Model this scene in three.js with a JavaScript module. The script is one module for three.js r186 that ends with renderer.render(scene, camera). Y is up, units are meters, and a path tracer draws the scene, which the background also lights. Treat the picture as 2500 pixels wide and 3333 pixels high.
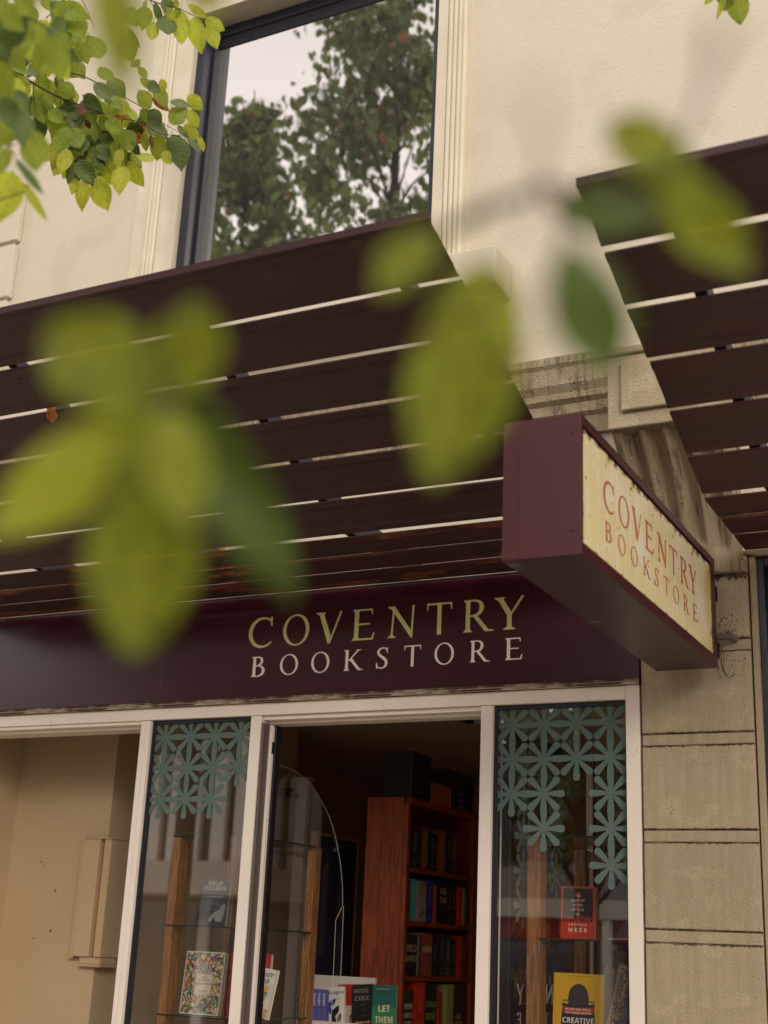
import * as THREE from 'three';
import { mergeGeometries } from 'three/addons/utils/BufferGeometryUtils.js';
import { RoundedBoxGeometry } from 'three/addons/geometries/RoundedBoxGeometry.js';

// ---------------------------------------------------------------- camera, sky, sun, exposure
const scene = new THREE.Scene();
const EYE = new THREE.Vector3(0, 1.6, 5);
const RX = [0.89130215, 0.04380958, -0.45128837], RY = [0.10469216, 0.94854008, 0.29884991], RZ = [0.4411576, -0.31361192, 0.84084929];
const camera = new THREE.PerspectiveCamera(2 * Math.atan(1666.5 / 4351) * 180 / Math.PI, 0.75, 0.05, 400);
camera.position.copy(EYE);
camera.up.set(...RY);
camera.lookAt(EYE.clone().sub(new THREE.Vector3(...RZ)));
camera.focus = 5.35;
camera.userData.fStop = 2.2;
scene.add(camera);
// a point seen at a place of the 2500 x 3333 photograph, at a depth along the camera's axis
const P = (px, py, d) => {
  const a = (px - 1250) / 4351 * d, b = -(py - 1666.5) / 4351 * d;
  return new THREE.Vector3(EYE.x + RX[0] * a + RY[0] * b - RZ[0] * d, EYE.y + RX[1] * a + RY[1] * b - RZ[1] * d, EYE.z + RX[2] * a + RY[2] * b - RZ[2] * d);
};
const SUN = new THREE.Vector3(0.55, 0.42, 0.72).normalize();
{ // overcast sky: brighter overhead, faint broad cloud banks
  const W = 512, H = 256, d = new Float32Array(W * H * 4);
  for (let j = 0; j < H; j++) for (let i = 0; i < W; i++) {
    const el = (j + 0.5) / H * Math.PI - Math.PI / 2, az = i / W * 2 * Math.PI;
    const s = Math.max(0, Math.sin(el));
    let L = 1.42 - 0.75 * s;
    L *= 1 + 0.05 * Math.sin(az * 3 + 2.1 * Math.sin(el * 5 + az)) + 0.035 * Math.sin(az * 7 - el * 11) + 0.02 * Math.sin(az * 17 + el * 23);
    if (el < 0) L = 0.35;
    const k = (j * W + i) * 4;
    d[k] = L * 1.02; d[k + 1] = L * 0.95; d[k + 2] = L * 0.94; d[k + 3] = 1;
  }
  const t = new THREE.DataTexture(d, W, H, THREE.RGBAFormat, THREE.FloatType);
  t.mapping = THREE.EquirectangularReflectionMapping; t.magFilter = t.minFilter = THREE.LinearFilter; t.needsUpdate = true;
  scene.background = t; scene.environment = t;
}
const sun = new THREE.DirectionalLight(new THREE.Color(1.0, 0.92, 0.84), 0.75);
sun.position.copy(SUN).multiplyScalar(40); sun.target.position.set(-2, 3, 0);
sun.castShadow = true; sun.shadow.radius = 30; sun.shadow.mapSize.set(2048, 2048);
Object.assign(sun.shadow.camera, { left: -20, right: 20, top: 20, bottom: -20, near: 1, far: 90 });
scene.add(sun, sun.target);
const renderer = new THREE.WebGLRenderer({ antialias: true });
renderer.toneMapping = THREE.LinearToneMapping; renderer.toneMappingExposure = 1.55;
renderer.shadowMap.enabled = true;

// ---------------------------------------------------------------- helpers
let seed = 7;
const rnd = () => { seed = (seed + 0x6D2B79F5) | 0; let t = Math.imul(seed ^ (seed >>> 15), 1 | seed); t = (t + Math.imul(t ^ (t >>> 7), 61 | t)) ^ t; return ((t ^ (t >>> 14)) >>> 0) / 4294967296; };
const rr = (a, b) => a + (b - a) * rnd();
const pick = (a) => a[Math.floor(rnd() * a.length)];
const used = {};
const numbered = (n) => { const k = used[n] = (used[n] ?? -1) + 1; return k ? `${n}_${String(k).padStart(3, '0')}` : n; };
const V = (x, y, z) => new THREE.Vector3(x, y, z);
function tag(o, label, category, group, kind) { if (label) o.userData.label = label; if (category) o.userData.category = category; if (group) o.userData.group = group; if (kind) o.userData.kind = kind; return o; }
function thing(name, label, category, pos = [0, 0, 0], group) { const g = new THREE.Group(); g.name = numbered(name); g.position.set(...pos); scene.add(g); return tag(g, label, category, group); }
function uvBox(g) { // texture coordinates in metres, taken from the face's own side
  g.computeBoundingBox(); if (g.index) g = g.toNonIndexed();
  const p = g.attributes.position, n = p.count, uv = new Float32Array(n * 2), a = V(), b = V(), c = V();
  for (let i = 0; i < n; i += 3) {
    a.fromBufferAttribute(p, i); b.fromBufferAttribute(p, i + 1); c.fromBufferAttribute(p, i + 2);
    const f = b.clone().sub(a).cross(c.clone().sub(a)); const x = Math.abs(f.x), y = Math.abs(f.y), z = Math.abs(f.z);
    [a, b, c].forEach((v, k) => { const o = (i + k) * 2; if (x >= y && x >= z) { uv[o] = v.z; uv[o + 1] = v.y; } else if (y >= z) { uv[o] = v.x; uv[o + 1] = v.z; } else { uv[o] = v.x; uv[o + 1] = v.y; } });
  }
  g.setAttribute('uv', new THREE.BufferAttribute(uv, 2));
  return g;
}
const clean = (g) => { g = g.index ? g.toNonIndexed() : g; for (const k of Object.keys(g.attributes)) if (!['position', 'normal', 'uv'].includes(k)) g.deleteAttribute(k); return g; };
const merge = (list) => list.length === 1 ? clean(list[0]) : mergeGeometries(list.map(clean));
function mesh(name, geos, mat, parent, label) {
  const m = new THREE.Mesh(merge(Array.isArray(geos) ? geos : [geos]), mat);
  m.castShadow = m.receiveShadow = true;
  if (parent) { m.name = name; parent.add(m); } else { m.name = numbered(name); scene.add(m); }
  if (label) m.userData.label = label;
  return m;
}
// box between two corners, edges softened by r
function bx(x0, x1, y0, y1, z0, z1, r = 0) {
  const w = x1 - x0, h = y1 - y0, d = z1 - z0;
  r = Math.min(r, w * 0.45, h * 0.45, d * 0.45);
  const g = r > 0 ? new RoundedBoxGeometry(w, h, d, 2, r) : new THREE.BoxGeometry(w, h, d);
  g.translate((x0 + x1) / 2, (y0 + y1) / 2, (z0 + z1) / 2);
  return uvBox(g);
}
// outline in (z, y) run along x
function alongX(pts, x0, x1) {
  const s = new THREE.Shape(pts.map(([z, y]) => new THREE.Vector2(z, y)));
  const g = new THREE.ExtrudeGeometry(s, { depth: x1 - x0, bevelEnabled: false });
  g.applyMatrix4(new THREE.Matrix4().makeBasis(V(0, 0, 1), V(0, 1, 0), V(1, 0, 0)));
  // the basis above mirrors: turn the faces round
  const q = g.index ? g.toNonIndexed() : g, p = q.attributes.position.array;
  for (let i = 0; i < p.length; i += 9) for (let k = 0; k < 3; k++) { const t = p[i + 3 + k]; p[i + 3 + k] = p[i + 6 + k]; p[i + 6 + k] = t; }
  q.translate(x0, 0, 0); q.deleteAttribute('normal'); q.computeVertexNormals();
  return uvBox(q);
}
// outline in (x, z) run along y
function alongY(pts, y0, y1) {
  const s = new THREE.Shape(pts.map(([x, z]) => new THREE.Vector2(x, -z)));
  const g = new THREE.ExtrudeGeometry(s, { depth: y1 - y0, bevelEnabled: false });
  g.rotateX(-Math.PI / 2); g.translate(0, y0, 0);
  return uvBox(g);
}
const tube = (pts, r, n = 24, s = 6) => new THREE.TubeGeometry(new THREE.CatmullRomCurve3(pts), n, r, s, false);
function taper(pts, r0, r1, n = 20, s = 6) {
  const g = new THREE.TubeGeometry(new THREE.CatmullRomCurve3(pts), n, 1, s, false), c = new THREE.CatmullRomCurve3(pts), p = g.attributes.position;
  for (let i = 0; i <= n; i++) { const o = c.getPointAt(i / n), r = r0 + (r1 - r0) * i / n; for (let j = 0; j <= s; j++) { const k = i * (s + 1) + j; p.setXYZ(k, o.x + (p.getX(k) - o.x) * r, o.y + (p.getY(k) - o.y) * r, o.z + (p.getZ(k) - o.z) * r); } }
  g.computeVertexNormals(); return g;
}

// ---------------------------------------------------------------- textures
function lattice(n, sd) { const a = new Float32Array(n * n); let s = sd * 7919 + 13; for (let i = 0; i < a.length; i++) { s = (Math.imul(s, 1664525) + 1013904223) | 0; a[i] = (s >>> 8) / 16777216; } return a; }
function noise(S, fx, fy, oct, sd) { // tiling value noise, fx by fy cells, oct octaves
  const out = new Float32Array(S * S); let amp = 1, tot = 0;
  for (let o = 0; o < oct; o++, fx *= 2, fy *= 2, amp *= 0.55) {
    const n = Math.max(fx, fy), L = lattice(n, sd + o * 31); tot += amp;
    for (let j = 0; j < S; j++) { const v = j / S * fy, y = Math.floor(v); let b = v - y; b = b * b * (3 - 2 * b); const y0 = (y % fy) * n, y1 = ((y + 1) % fy) * n;
      for (let i = 0; i < S; i++) { const u = i / S * fx, x = Math.floor(u); let a = u - x; a = a * a * (3 - 2 * a); const x0 = x % fx, x1 = (x + 1) % fx;
        out[j * S + i] += amp * ((L[y0 + x0] * (1 - a) + L[y0 + x1] * a) * (1 - b) + (L[y1 + x0] * (1 - a) + L[y1 + x1] * a) * b); } }
  }
  for (let i = 0; i < out.length; i++) out[i] /= tot;
  return out;
}
function tex(S, f, size, srgb = true) { // f(i, u, v) -> [r, g, b] 0..1 (sRGB) or grey
  const d = new Uint8Array(S * S * 4);
  for (let i = 0; i < S * S; i++) { const c = f(i, (i % S) / S, Math.floor(i / S) / S); const q = Array.isArray(c) ? c : [c, c, c]; for (let k = 0; k < 3; k++) d[i * 4 + k] = Math.max(0, Math.min(255, q[k] * 255)); d[i * 4 + 3] = 255; }
  const t = new THREE.DataTexture(d, S, S); t.wrapS = t.wrapT = THREE.RepeatWrapping; t.magFilter = THREE.LinearFilter; t.minFilter = THREE.LinearMipmapLinearFilter; t.generateMipmaps = true;
  if (srgb) t.colorSpace = THREE.SRGBColorSpace;
  t.repeat.set(1 / size, 1 / size); t.needsUpdate = true; return t;
}
const mix = (a, b, t) => a.map((x, i) => x + (b[i] - x) * Math.max(0, Math.min(1, t)));
const hexc = (h) => [(h >> 16 & 255) / 255, (h >> 8 & 255) / 255, (h & 255) / 255];
const step = (e0, e1, x) => { const t = Math.max(0, Math.min(1, (x - e0) / (e1 - e0))); return t * t * (3 - 2 * t); };
const N = { a: noise(512, 4, 4, 6, 1), b: noise(512, 8, 8, 6, 2), fine: noise(512, 64, 64, 3, 3), streak: noise(512, 48, 3, 4, 4), blotch: noise(512, 5, 5, 5, 5), grain: noise(512, 6, 90, 3, 6), grit: noise(512, 128, 128, 2, 8), rustx: noise(512, 3, 14, 5, 9) };
const std = (o) => new THREE.MeshStandardMaterial(o);
const stuccoBump = tex(512, (i) => 0.5 * N.fine[i] + 0.3 * N.b[i] + 0.3 * step(0.62, 0.8, N.grit[i]), 0.9, false);
const roughBump = tex(512, (i) => 0.6 * N.fine[i] + 0.5 * N.grit[i], 0.35, false);
const smoothBump = tex(512, (i) => N.a[i] * 0.7 + N.fine[i] * 0.3, 0.8, false);

const M = {};
M.wall = std({ map: tex(512, (i) => { const c = mix(hexc(0xd8cdb8), hexc(0xcfc3aa), N.a[i] * 1.4 - 0.2); return mix(c, hexc(0xb9a98a), step(0.6, 0.78, N.b[i]) * 0.2 + step(0.83, 0.9, N.grit[i]) * 0.3); }, 2.2), bumpMap: stuccoBump, bumpScale: 0.0024, roughness: 0.85 });
M.trim = std({ map: tex(512, (i) => mix(hexc(0xded3ba), hexc(0xd0c4a8), N.b[i] * 1.3 - 0.2), 1.1), bumpMap: smoothBump, bumpScale: 0.002, roughness: 0.6 });
// weathered render of the pier: grey-beige, vertical weather streaks, dark mould grains
const pierColour = (i, dirt) => { let c = mix(hexc(0xb3a283), hexc(0xa08e70), N.streak[i] * 0.9 + N.b[i] * 0.5 - 0.3); c = mix(c, hexc(0xc0b091), step(0.55, 0.7, N.b[i]) * 0.5); return mix(c, hexc(0x3a2c1c), step(dirt, dirt + 0.14, 0.55 * N.b[i] + 0.45 * N.grit[i]) * 0.45); };
M.stone = std({ map: tex(512, (i) => pierColour(i, 0.7), 0.8), bumpMap: roughBump, bumpScale: 0.005, roughness: 0.9 });
M.stoneDirty = std({ map: tex(512, (i) => mix(pierColour(i, 0.56), hexc(0x5d5140), step(0.45, 0.8, N.streak[i] * 0.5 + N.b[i] * 0.5) * 0.7), 0.8), bumpMap: roughBump, bumpScale: 0.007, roughness: 0.95 });
M.mould = std({ map: tex(512, (i) => mix(hexc(0x4a3a28), hexc(0x7a674d), step(0.4, 0.65, N.b[i])), 0.4), bumpMap: roughBump, bumpScale: 0.004, roughness: 1 });
M.flutes = std({ map: tex(512, (i) => mix(mix(hexc(0xa79777), hexc(0x8b7a5e), N.streak[i] * 1.4 - 0.2), hexc(0x3e3121), step(0.53, 0.68, N.streak[(i * 1 + 150) % 262144] * 0.6 + N.b[i] * 0.4) * 0.5), 0.5), bumpMap: roughBump, bumpScale: 0.004, roughness: 0.9 });
// dark painted timber/metal boards of the awning, rust towards some of them
const boardMap = (rust) => tex(512, (i) => { let c = mix(hexc(0x3c1210), hexc(0x290b0a), N.rustx[i] * 1.5 - 0.3); c = mix(c, hexc(0x52382c), step(0.6, 0.78, N.rustx[i] * 0.6 + N.b[i] * 0.4) * 0.6); c = mix(c, hexc(0x8a7868), step(0.8, 0.86, N.grit[i] * 0.6 + N.b[i] * 0.4) * 0.5); c = mix(c, hexc(0x7a3a18), step(rust, rust + 0.06, N.rustx[i] * 0.6 + N.blotch[i] * 0.4) * (0.55 + 0.5 * N.fine[i])); return mix(c, hexc(0x9a6a48), step(rust + 0.1, rust + 0.13, N.rustx[i] * 0.6 + N.fine[i] * 0.4) * 0.5); }, 1.5);
M.board = std({ map: boardMap(0.72), bumpMap: smoothBump, bumpScale: 0.003, roughness: 0.52 });
M.boardRust = std({ map: boardMap(0.53), bumpMap: smoothBump, bumpScale: 0.004, roughness: 0.75 });
M.rafter = std({ color: new THREE.Color(0x34343a), roughness: 0.6, bumpMap: smoothBump, bumpScale: 0.002 });
M.maroon = std({ map: tex(512, (i) => mix(mix(hexc(0x4c1c1f), hexc(0x42171a), N.a[i] * 1.4 - 0.2), hexc(0x6a4a48), step(0.74, 0.8, N.b[i]) * 0.4), 1.1), bumpMap: smoothBump, bumpScale: 0.0006, roughness: 0.42 });
M.maroonWorn = std({ map: tex(512, (i) => mix(mix(hexc(0x3a191d), hexc(0x301417), N.a[i]), hexc(0x7c5a48), step(0.66, 0.72, N.rustx[i] * 0.5 + N.b[i] * 0.5) * 0.8), 0.7), roughness: 0.4 });
M.fascia = std({ map: tex(512, (i) => { let c = mix(hexc(0x44141f), hexc(0x350f18), N.a[i] * 1.4 - 0.2); return mix(c, hexc(0x75565a), step(0.66, 0.9, N.b[i] * 0.6 + N.streak[i] * 0.4) * 0.5 + step(0.88, 0.93, N.grit[i]) * 0.12); }, 1.3), bumpMap: smoothBump, bumpScale: 0.0004, roughness: 0.23 });
M.white = std({ map: tex(512, (i) => mix(mix(hexc(0xf0e4d4), hexc(0xe6d8c6), N.a[i]), hexc(0xb5a084), step(0.72, 0.8, N.b[i] * 0.6 + N.grit[i] * 0.4) * 0.4), 0.9), bumpMap: smoothBump, bumpScale: 0.0006, roughness: 0.45 });
M.grimy = std({ map: tex(512, (i) => mix(hexc(0xb9a791), hexc(0x43301f), step(0.42, 0.62, N.rustx[i] * 0.6 + N.b[i] * 0.4)), 0.5), bumpMap: roughBump, bumpScale: 0.003, roughness: 0.85 });
M.greyMetal = std({ color: new THREE.Color(0x6b5f58), roughness: 0.45, metalness: 0.3 });
M.darkMetal = std({ color: new THREE.Color(0x241d22), roughness: 0.4, metalness: 0.2 });
M.frameBlue = std({ map: tex(512, (i) => mix(hexc(0x3a3a46), hexc(0x2c2a33), N.a[i]), 0.7), roughness: 0.4, metalness: 0.2 });
M.gasket = std({ color: new THREE.Color(0x14121a), roughness: 0.5 });
M.plaster = std({ map: tex(512, (i) => mix(mix(hexc(0xc4ab86), hexc(0xb79d77), N.a[i] * 1.3 - 0.2), hexc(0x9a8460), step(0.9, 0.95, N.grit[i]) * 0.5), 1.8), bumpMap: smoothBump, bumpScale: 0.003, roughness: 0.9 });
M.plasterDark = std({ map: tex(512, (i) => mix(hexc(0xd4b294), hexc(0xc6a284), N.a[i]), 1.8), bumpMap: smoothBump, bumpScale: 0.002, roughness: 0.9 });
M.ceiling = std({ map: tex(512, (i) => mix(hexc(0xe2d0ba), hexc(0xd4c0aa), N.a[i]), 1.8), roughness: 0.9 });
M.carpet = std({ map: tex(512, (i) => mix(hexc(0x9a7a62), hexc(0x846652), N.fine[i]), 0.8), roughness: 1 });
const woodMap = (a, b, s) => tex(512, (i, u, v) => mix(hexc(a), hexc(b), 0.5 * N.grain[(Math.floor(u * 512) * 512 + Math.floor(v * 512))] + 0.6 * step(0.45, 0.6, N.grain[(Math.floor(u * 512) * 512 + Math.floor(v * 512))])), s);
M.pine = std({ map: woodMap(0xa27244, 0x7a502a, 0.5), roughness: 0.5 });
M.caseWood = std({ map: woodMap(0xa84c1e, 0x7c3412, 0.5), roughness: 0.5 });
M.white2 = std({ color: new THREE.Color(0xd8cdbd), roughness: 0.6 });
M.black = std({ color: new THREE.Color(0x0c0b0d), roughness: 0.6 });
M.pages = std({ map: tex(256 * 2, (i) => mix(hexc(0xe4d9c2), hexc(0xc9bb9f), N.grain[i]), 0.08), roughness: 0.9 });
M.glass = new THREE.MeshPhysicalMaterial({ color: 0xffffff, transmission: 1, thickness: 0, roughness: 0, ior: 2.6, specularIntensity: 1 });
M.clear = new THREE.MeshPhysicalMaterial({ color: 0xfdfdfd, transmission: 1, thickness: 0, roughness: 0, ior: 1.45 });
M.shelfGlass = new THREE.MeshPhysicalMaterial({ color: 0xdfeee8, transmission: 1, thickness: 0, roughness: 0.02, ior: 1.5 });
M.glassEdge = std({ color: new THREE.Color(0x1c3430), roughness: 0.15 });
M.acrylicEdge = std({ color: new THREE.Color(0xe8d9bd), roughness: 0.2 });
M.mirrorGlass = std({ color: new THREE.Color(0.62, 0.59, 0.56), metalness: 0.955, roughness: 0.012, bumpMap: tex(512, (i) => N.a[i], 2.4, false), bumpScale: 0.0004 });
M.decal = new THREE.MeshPhysicalMaterial({ color: new THREE.Color(0x758b80), transmission: 0.5, thickness: 0, roughness: 1, ior: 1.4 });
M.asphalt = std({ map: tex(512, (i) => mix(hexc(0x77736d), hexc(0x67635e), N.fine[i]), 1.2), roughness: 0.95 });
M.paving = std({ map: tex(512, (i) => mix(hexc(0xbdb4a6), hexc(0xa9a093), N.b[i]), 1.2), roughness: 0.95 });
M.bark = std({ map: tex(512, (i) => mix(hexc(0x4f4034), hexc(0x33281f), N.streak[i]), 0.6), bumpMap: roughBump, bumpScale: 0.01, roughness: 0.95 });
M.twig = std({ color: new THREE.Color(0x4a3526), roughness: 0.9 });
M.letterGreen = std({ color: new THREE.Color(0xcac67c), roughness: 0.5 });
M.letterCream = std({ color: new THREE.Color(0xf0ded0), roughness: 0.5 });
M.letterRed = std({ color: new THREE.Color(0xb05c40), roughness: 0.5 });
for (const k of ['asphalt', 'paving']) M[k].bumpMap = roughBump, M[k].bumpScale = 0.003;

// ---------------------------------------------------------------- lettering: roman capitals, cap height 1
const poly = (a) => { const s = new THREE.Shape(); a.forEach(([x, y], i) => i ? s.lineTo(x, y) : s.moveTo(x, y)); return s; };
function ring(cx, cy, rx, ry, wx, wy, tilt = 0.12) { // closed bowl with stress
  const s = new THREE.Shape(), h = new THREE.Path(), n = 40;
  for (let i = 0; i <= n; i++) { const t = i / n * 2 * Math.PI, x = cx + rx * Math.cos(t), y = cy + ry * Math.sin(t); i ? s.lineTo(x, y) : s.moveTo(x, y); }
  for (let i = 0; i <= n; i++) { const t = -i / n * 2 * Math.PI, a = (rx - wx) * Math.cos(t), b = (ry - wy) * Math.sin(t), c = Math.cos(tilt), d = Math.sin(tilt), x = cx + a * c - b * d, y = cy + a * d + b * c; i ? h.lineTo(x, y) : h.moveTo(x, y); }
  s.holes.push(h); return s;
}
function brush(pts, w) { // stroke along points with a width at each
  const c = new THREE.CatmullRomCurve3(pts.map(([x, y]) => V(x, y, 0))), n = 28, l = [], r = [];
  for (let i = 0; i <= n; i++) { const t = i / n, p = c.getPoint(t), d = c.getTangent(t), k = t * (w.length - 1), q = Math.min(w.length - 2, Math.floor(k)), ww = (w[q] + (w[q + 1] - w[q]) * (k - q)) / 2; l.push([p.x - d.y * ww, p.y + d.x * ww]); r.unshift([p.x + d.y * ww, p.y - d.x * ww]); }
  return poly([...l, ...r]);
}
const arcPts = (cx, cy, rx, ry, a0, a1, n = 9) => Array.from({ length: n }, (_, i) => { const a = (a0 + (a1 - a0) * i / (n - 1)) * Math.PI / 180; return [cx + rx * Math.cos(a), cy + ry * Math.sin(a)]; });
const serif = (x0, x1, y, up, i0, i1) => poly(up ? [[x0, y], [x1, y], [x1 - 0.01, y + 0.025], [i1, y + 0.09], [i0, y + 0.09], [x0 + 0.01, y + 0.025]] : [[x0, y], [x0 + 0.01, y - 0.025], [i0, y - 0.09], [i1, y - 0.09], [x1 - 0.01, y - 0.025], [x1, y]]);
const S = 0.13, h = 0.05; // stem, hairline
const stem = (x) => [poly([[x, 0], [x + S, 0], [x + S, 1], [x, 1]]), serif(x - 0.07, x + S + 0.07, 0, true, x, x + S), serif(x - 0.07, x + S, 1, false, x, x + S)];
const GLYPHS = { // [shapes, width]
  O: [[ring(0.48, 0.5, 0.48, 0.52, 0.12, 0.05)], 0.96],
  C: [[brush(arcPts(0.5, 0.5, 0.44, 0.48, 48, 318, 15), [0.05, 0.06, 0.09, 0.12, 0.13, 0.12, 0.09, 0.06, 0.04]), poly([[0.76, 1.0], [0.82, 1.01], [0.83, 0.70], [0.79, 0.70], [0.76, 0.85]])], 0.86],
  V: [[poly([[0.05, 1], [0.2, 1], [0.48, 0.24], [0.44, -0.03], [0.40, -0.03]]), poly([[0.42, -0.03], [0.47, -0.03], [0.84, 1], [0.78, 1]]), serif(-0.04, 0.28, 1, false, 0.08, 0.21)], 0.84],
  E: [[...stem(0.07), poly([[0.1, 1], [0.62, 1], [0.62, 0.95], [0.1, 0.945]]), poly([[0.58, 1], [0.62, 1], [0.63, 0.82], [0.6, 0.82]]), poly([[0.1, 0.54], [0.55, 0.54], [0.55, 0.49], [0.1, 0.49]]), poly([[0.1, 0.055], [0.62, 0.05], [0.66, 0], [0.1, 0]]), poly([[0.60, 0], [0.66, 0], [0.71, 0.22], [0.67, 0.22]])], 0.72],
  N: [[poly([[0.10, 0], [0.16, 0], [0.20, 0.9], [0.15, 0.9]]), serif(0, 0.27, 0, true, 0.10, 0.16), poly([[0.04, 1], [0.2, 1], [0.80, 0.14], [0.80, -0.03], [0.76, -0.03]]), poly([[0.745, -0.02], [0.80, -0.02], [0.84, 1], [0.78, 1]]), serif(-0.02, 0.22, 1, false, 0.1, 0.2)], 0.86],
  T: [[poly([[0.34, 0], [0.47, 0], [0.47, 1], [0.34, 1]]), poly([[0.02, 1], [0.79, 1], [0.79, 0.945], [0.02, 0.945]]), poly([[0.0, 1.0], [0.05, 1.0], [0.03, 0.78], [0, 0.78]]), poly([[0.76, 1.0], [0.81, 1.0], [0.81, 0.78], [0.78, 0.78]])], 0.81],
  R: [[...stem(0.07), brush([[0.15, 0.975], [0.36, 0.975], [0.51, 0.90], [0.55, 0.75], [0.49, 0.59], [0.34, 0.51], [0.15, 0.50]], [0.05, 0.05, 0.10, 0.13, 0.10, 0.06, 0.05]), poly([[0.28, 0.50], [0.42, 0.50], [0.76, 0.06], [0.92, 0.03], [0.92, 0], [0.66, 0]])], 0.92],
  Y: [[poly([[0.33, 0], [0.46, 0], [0.46, 0.52], [0.33, 0.5]]), serif(0.22, 0.57, 0, true, 0.33, 0.46), poly([[0.02, 1], [0.18, 1], [0.46, 0.52], [0.46, 0.42], [0.33, 0.44]]), poly([[0.40, 0.45], [0.46, 0.45], [0.82, 1.02], [0.75, 1.02]]), serif(-0.05, 0.26, 1, false, 0.05, 0.18)], 0.82],
  B: [[...stem(0.07), brush([[0.15, 0.975], [0.32, 0.975], [0.45, 0.90], [0.48, 0.77], [0.42, 0.62], [0.3, 0.545], [0.15, 0.54]], [0.05, 0.05, 0.10, 0.12, 0.10, 0.06, 0.05]), brush([[0.15, 0.54], [0.36, 0.535], [0.53, 0.44], [0.57, 0.28], [0.50, 0.11], [0.35, 0.03], [0.15, 0.025]], [0.05, 0.06, 0.11, 0.13, 0.11, 0.06, 0.05])], 0.64],
  K: [[...stem(0.07), poly([[0.19, 0.46], [0.25, 0.46], [0.72, 0.98], [0.66, 1.0]]), poly([[0.56, 0.98], [0.80, 1.0], [0.80, 0.97], [0.64, 0.93]]), poly([[0.26, 0.53], [0.37, 0.60], [0.78, 0.06], [0.92, 0.03], [0.92, 0], [0.68, 0]])], 0.90],
  S: [[brush([[0.50, 0.84], [0.42, 0.96], [0.28, 0.975], [0.14, 0.9], [0.10, 0.75], [0.2, 0.61], [0.36, 0.48], [0.47, 0.32], [0.46, 0.14], [0.32, 0.025], [0.16, 0.03], [0.05, 0.15]], [0.04, 0.05, 0.06, 0.08, 0.1, 0.12, 0.13, 0.12, 0.1, 0.06, 0.05, 0.04]), poly([[0.48, 0.99], [0.52, 0.99], [0.53, 0.74], [0.49, 0.74]]), poly([[0.03, 0.0], [0.07, 0.0], [0.07, 0.26], [0.02, 0.28]])], 0.56],
};
function glyphGeo(ch, w, hgt, thick) { // one letter; pieces differ by a hair in thickness so that no faces coincide
  const [shapes, gw] = GLYPHS[ch];
  return merge(shapes.map((s, i) => { const g = new THREE.ExtrudeGeometry(s, { depth: thick + i * 0.00012, bevelEnabled: false }); g.scale(w / gw, hgt, 1); return g; }));
}
// the two lines of the shop's name: left and right edge of each letter in metres, as on the long fascia
const LINE1 = [['C', -3.286, -3.159], ['O', -3.105, -2.97], ['V', -2.931, -2.807], ['E', -2.753, -2.64], ['N', -2.578, -2.451], ['T', -2.393, -2.277], ['R', -2.223, -2.086], ['Y', -2.077, -1.952]];
const LINE2 = [['B', -3.259, -3.188], ['O', -3.109, -3.017], ['O', -2.949, -2.858], ['K', -2.785, -2.693], ['S', -2.629, -2.57], ['T', -2.494, -2.416], ['O', -2.352, -2.263], ['R', -2.19, -2.1], ['E', -2.033, -1.956]];

// ---------------------------------------------------------------- ground
tag(mesh('pavement', bx(-40, 40, -0.3, 0, -12, 3.4), M.paving), 'grey stone pavement in front of the bookstore', 'pavement', null, 'structure');
tag(mesh('road', bx(-120, 120, -0.4, -0.13, 3.404, 8.6), M.asphalt), 'dark asphalt road along the shops', 'road', null, 'structure');
tag(mesh('pavement', bx(-120, 120, -0.3, 0, 8.604, 60), M.paving), 'pavement on the far side of the road', 'pavement', null, 'structure');
tag(mesh('ground', bx(-200, 200, -0.7, -0.405, -200, 200), M.asphalt), 'ground reaching to the horizon', 'ground', null, 'structure');

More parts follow.
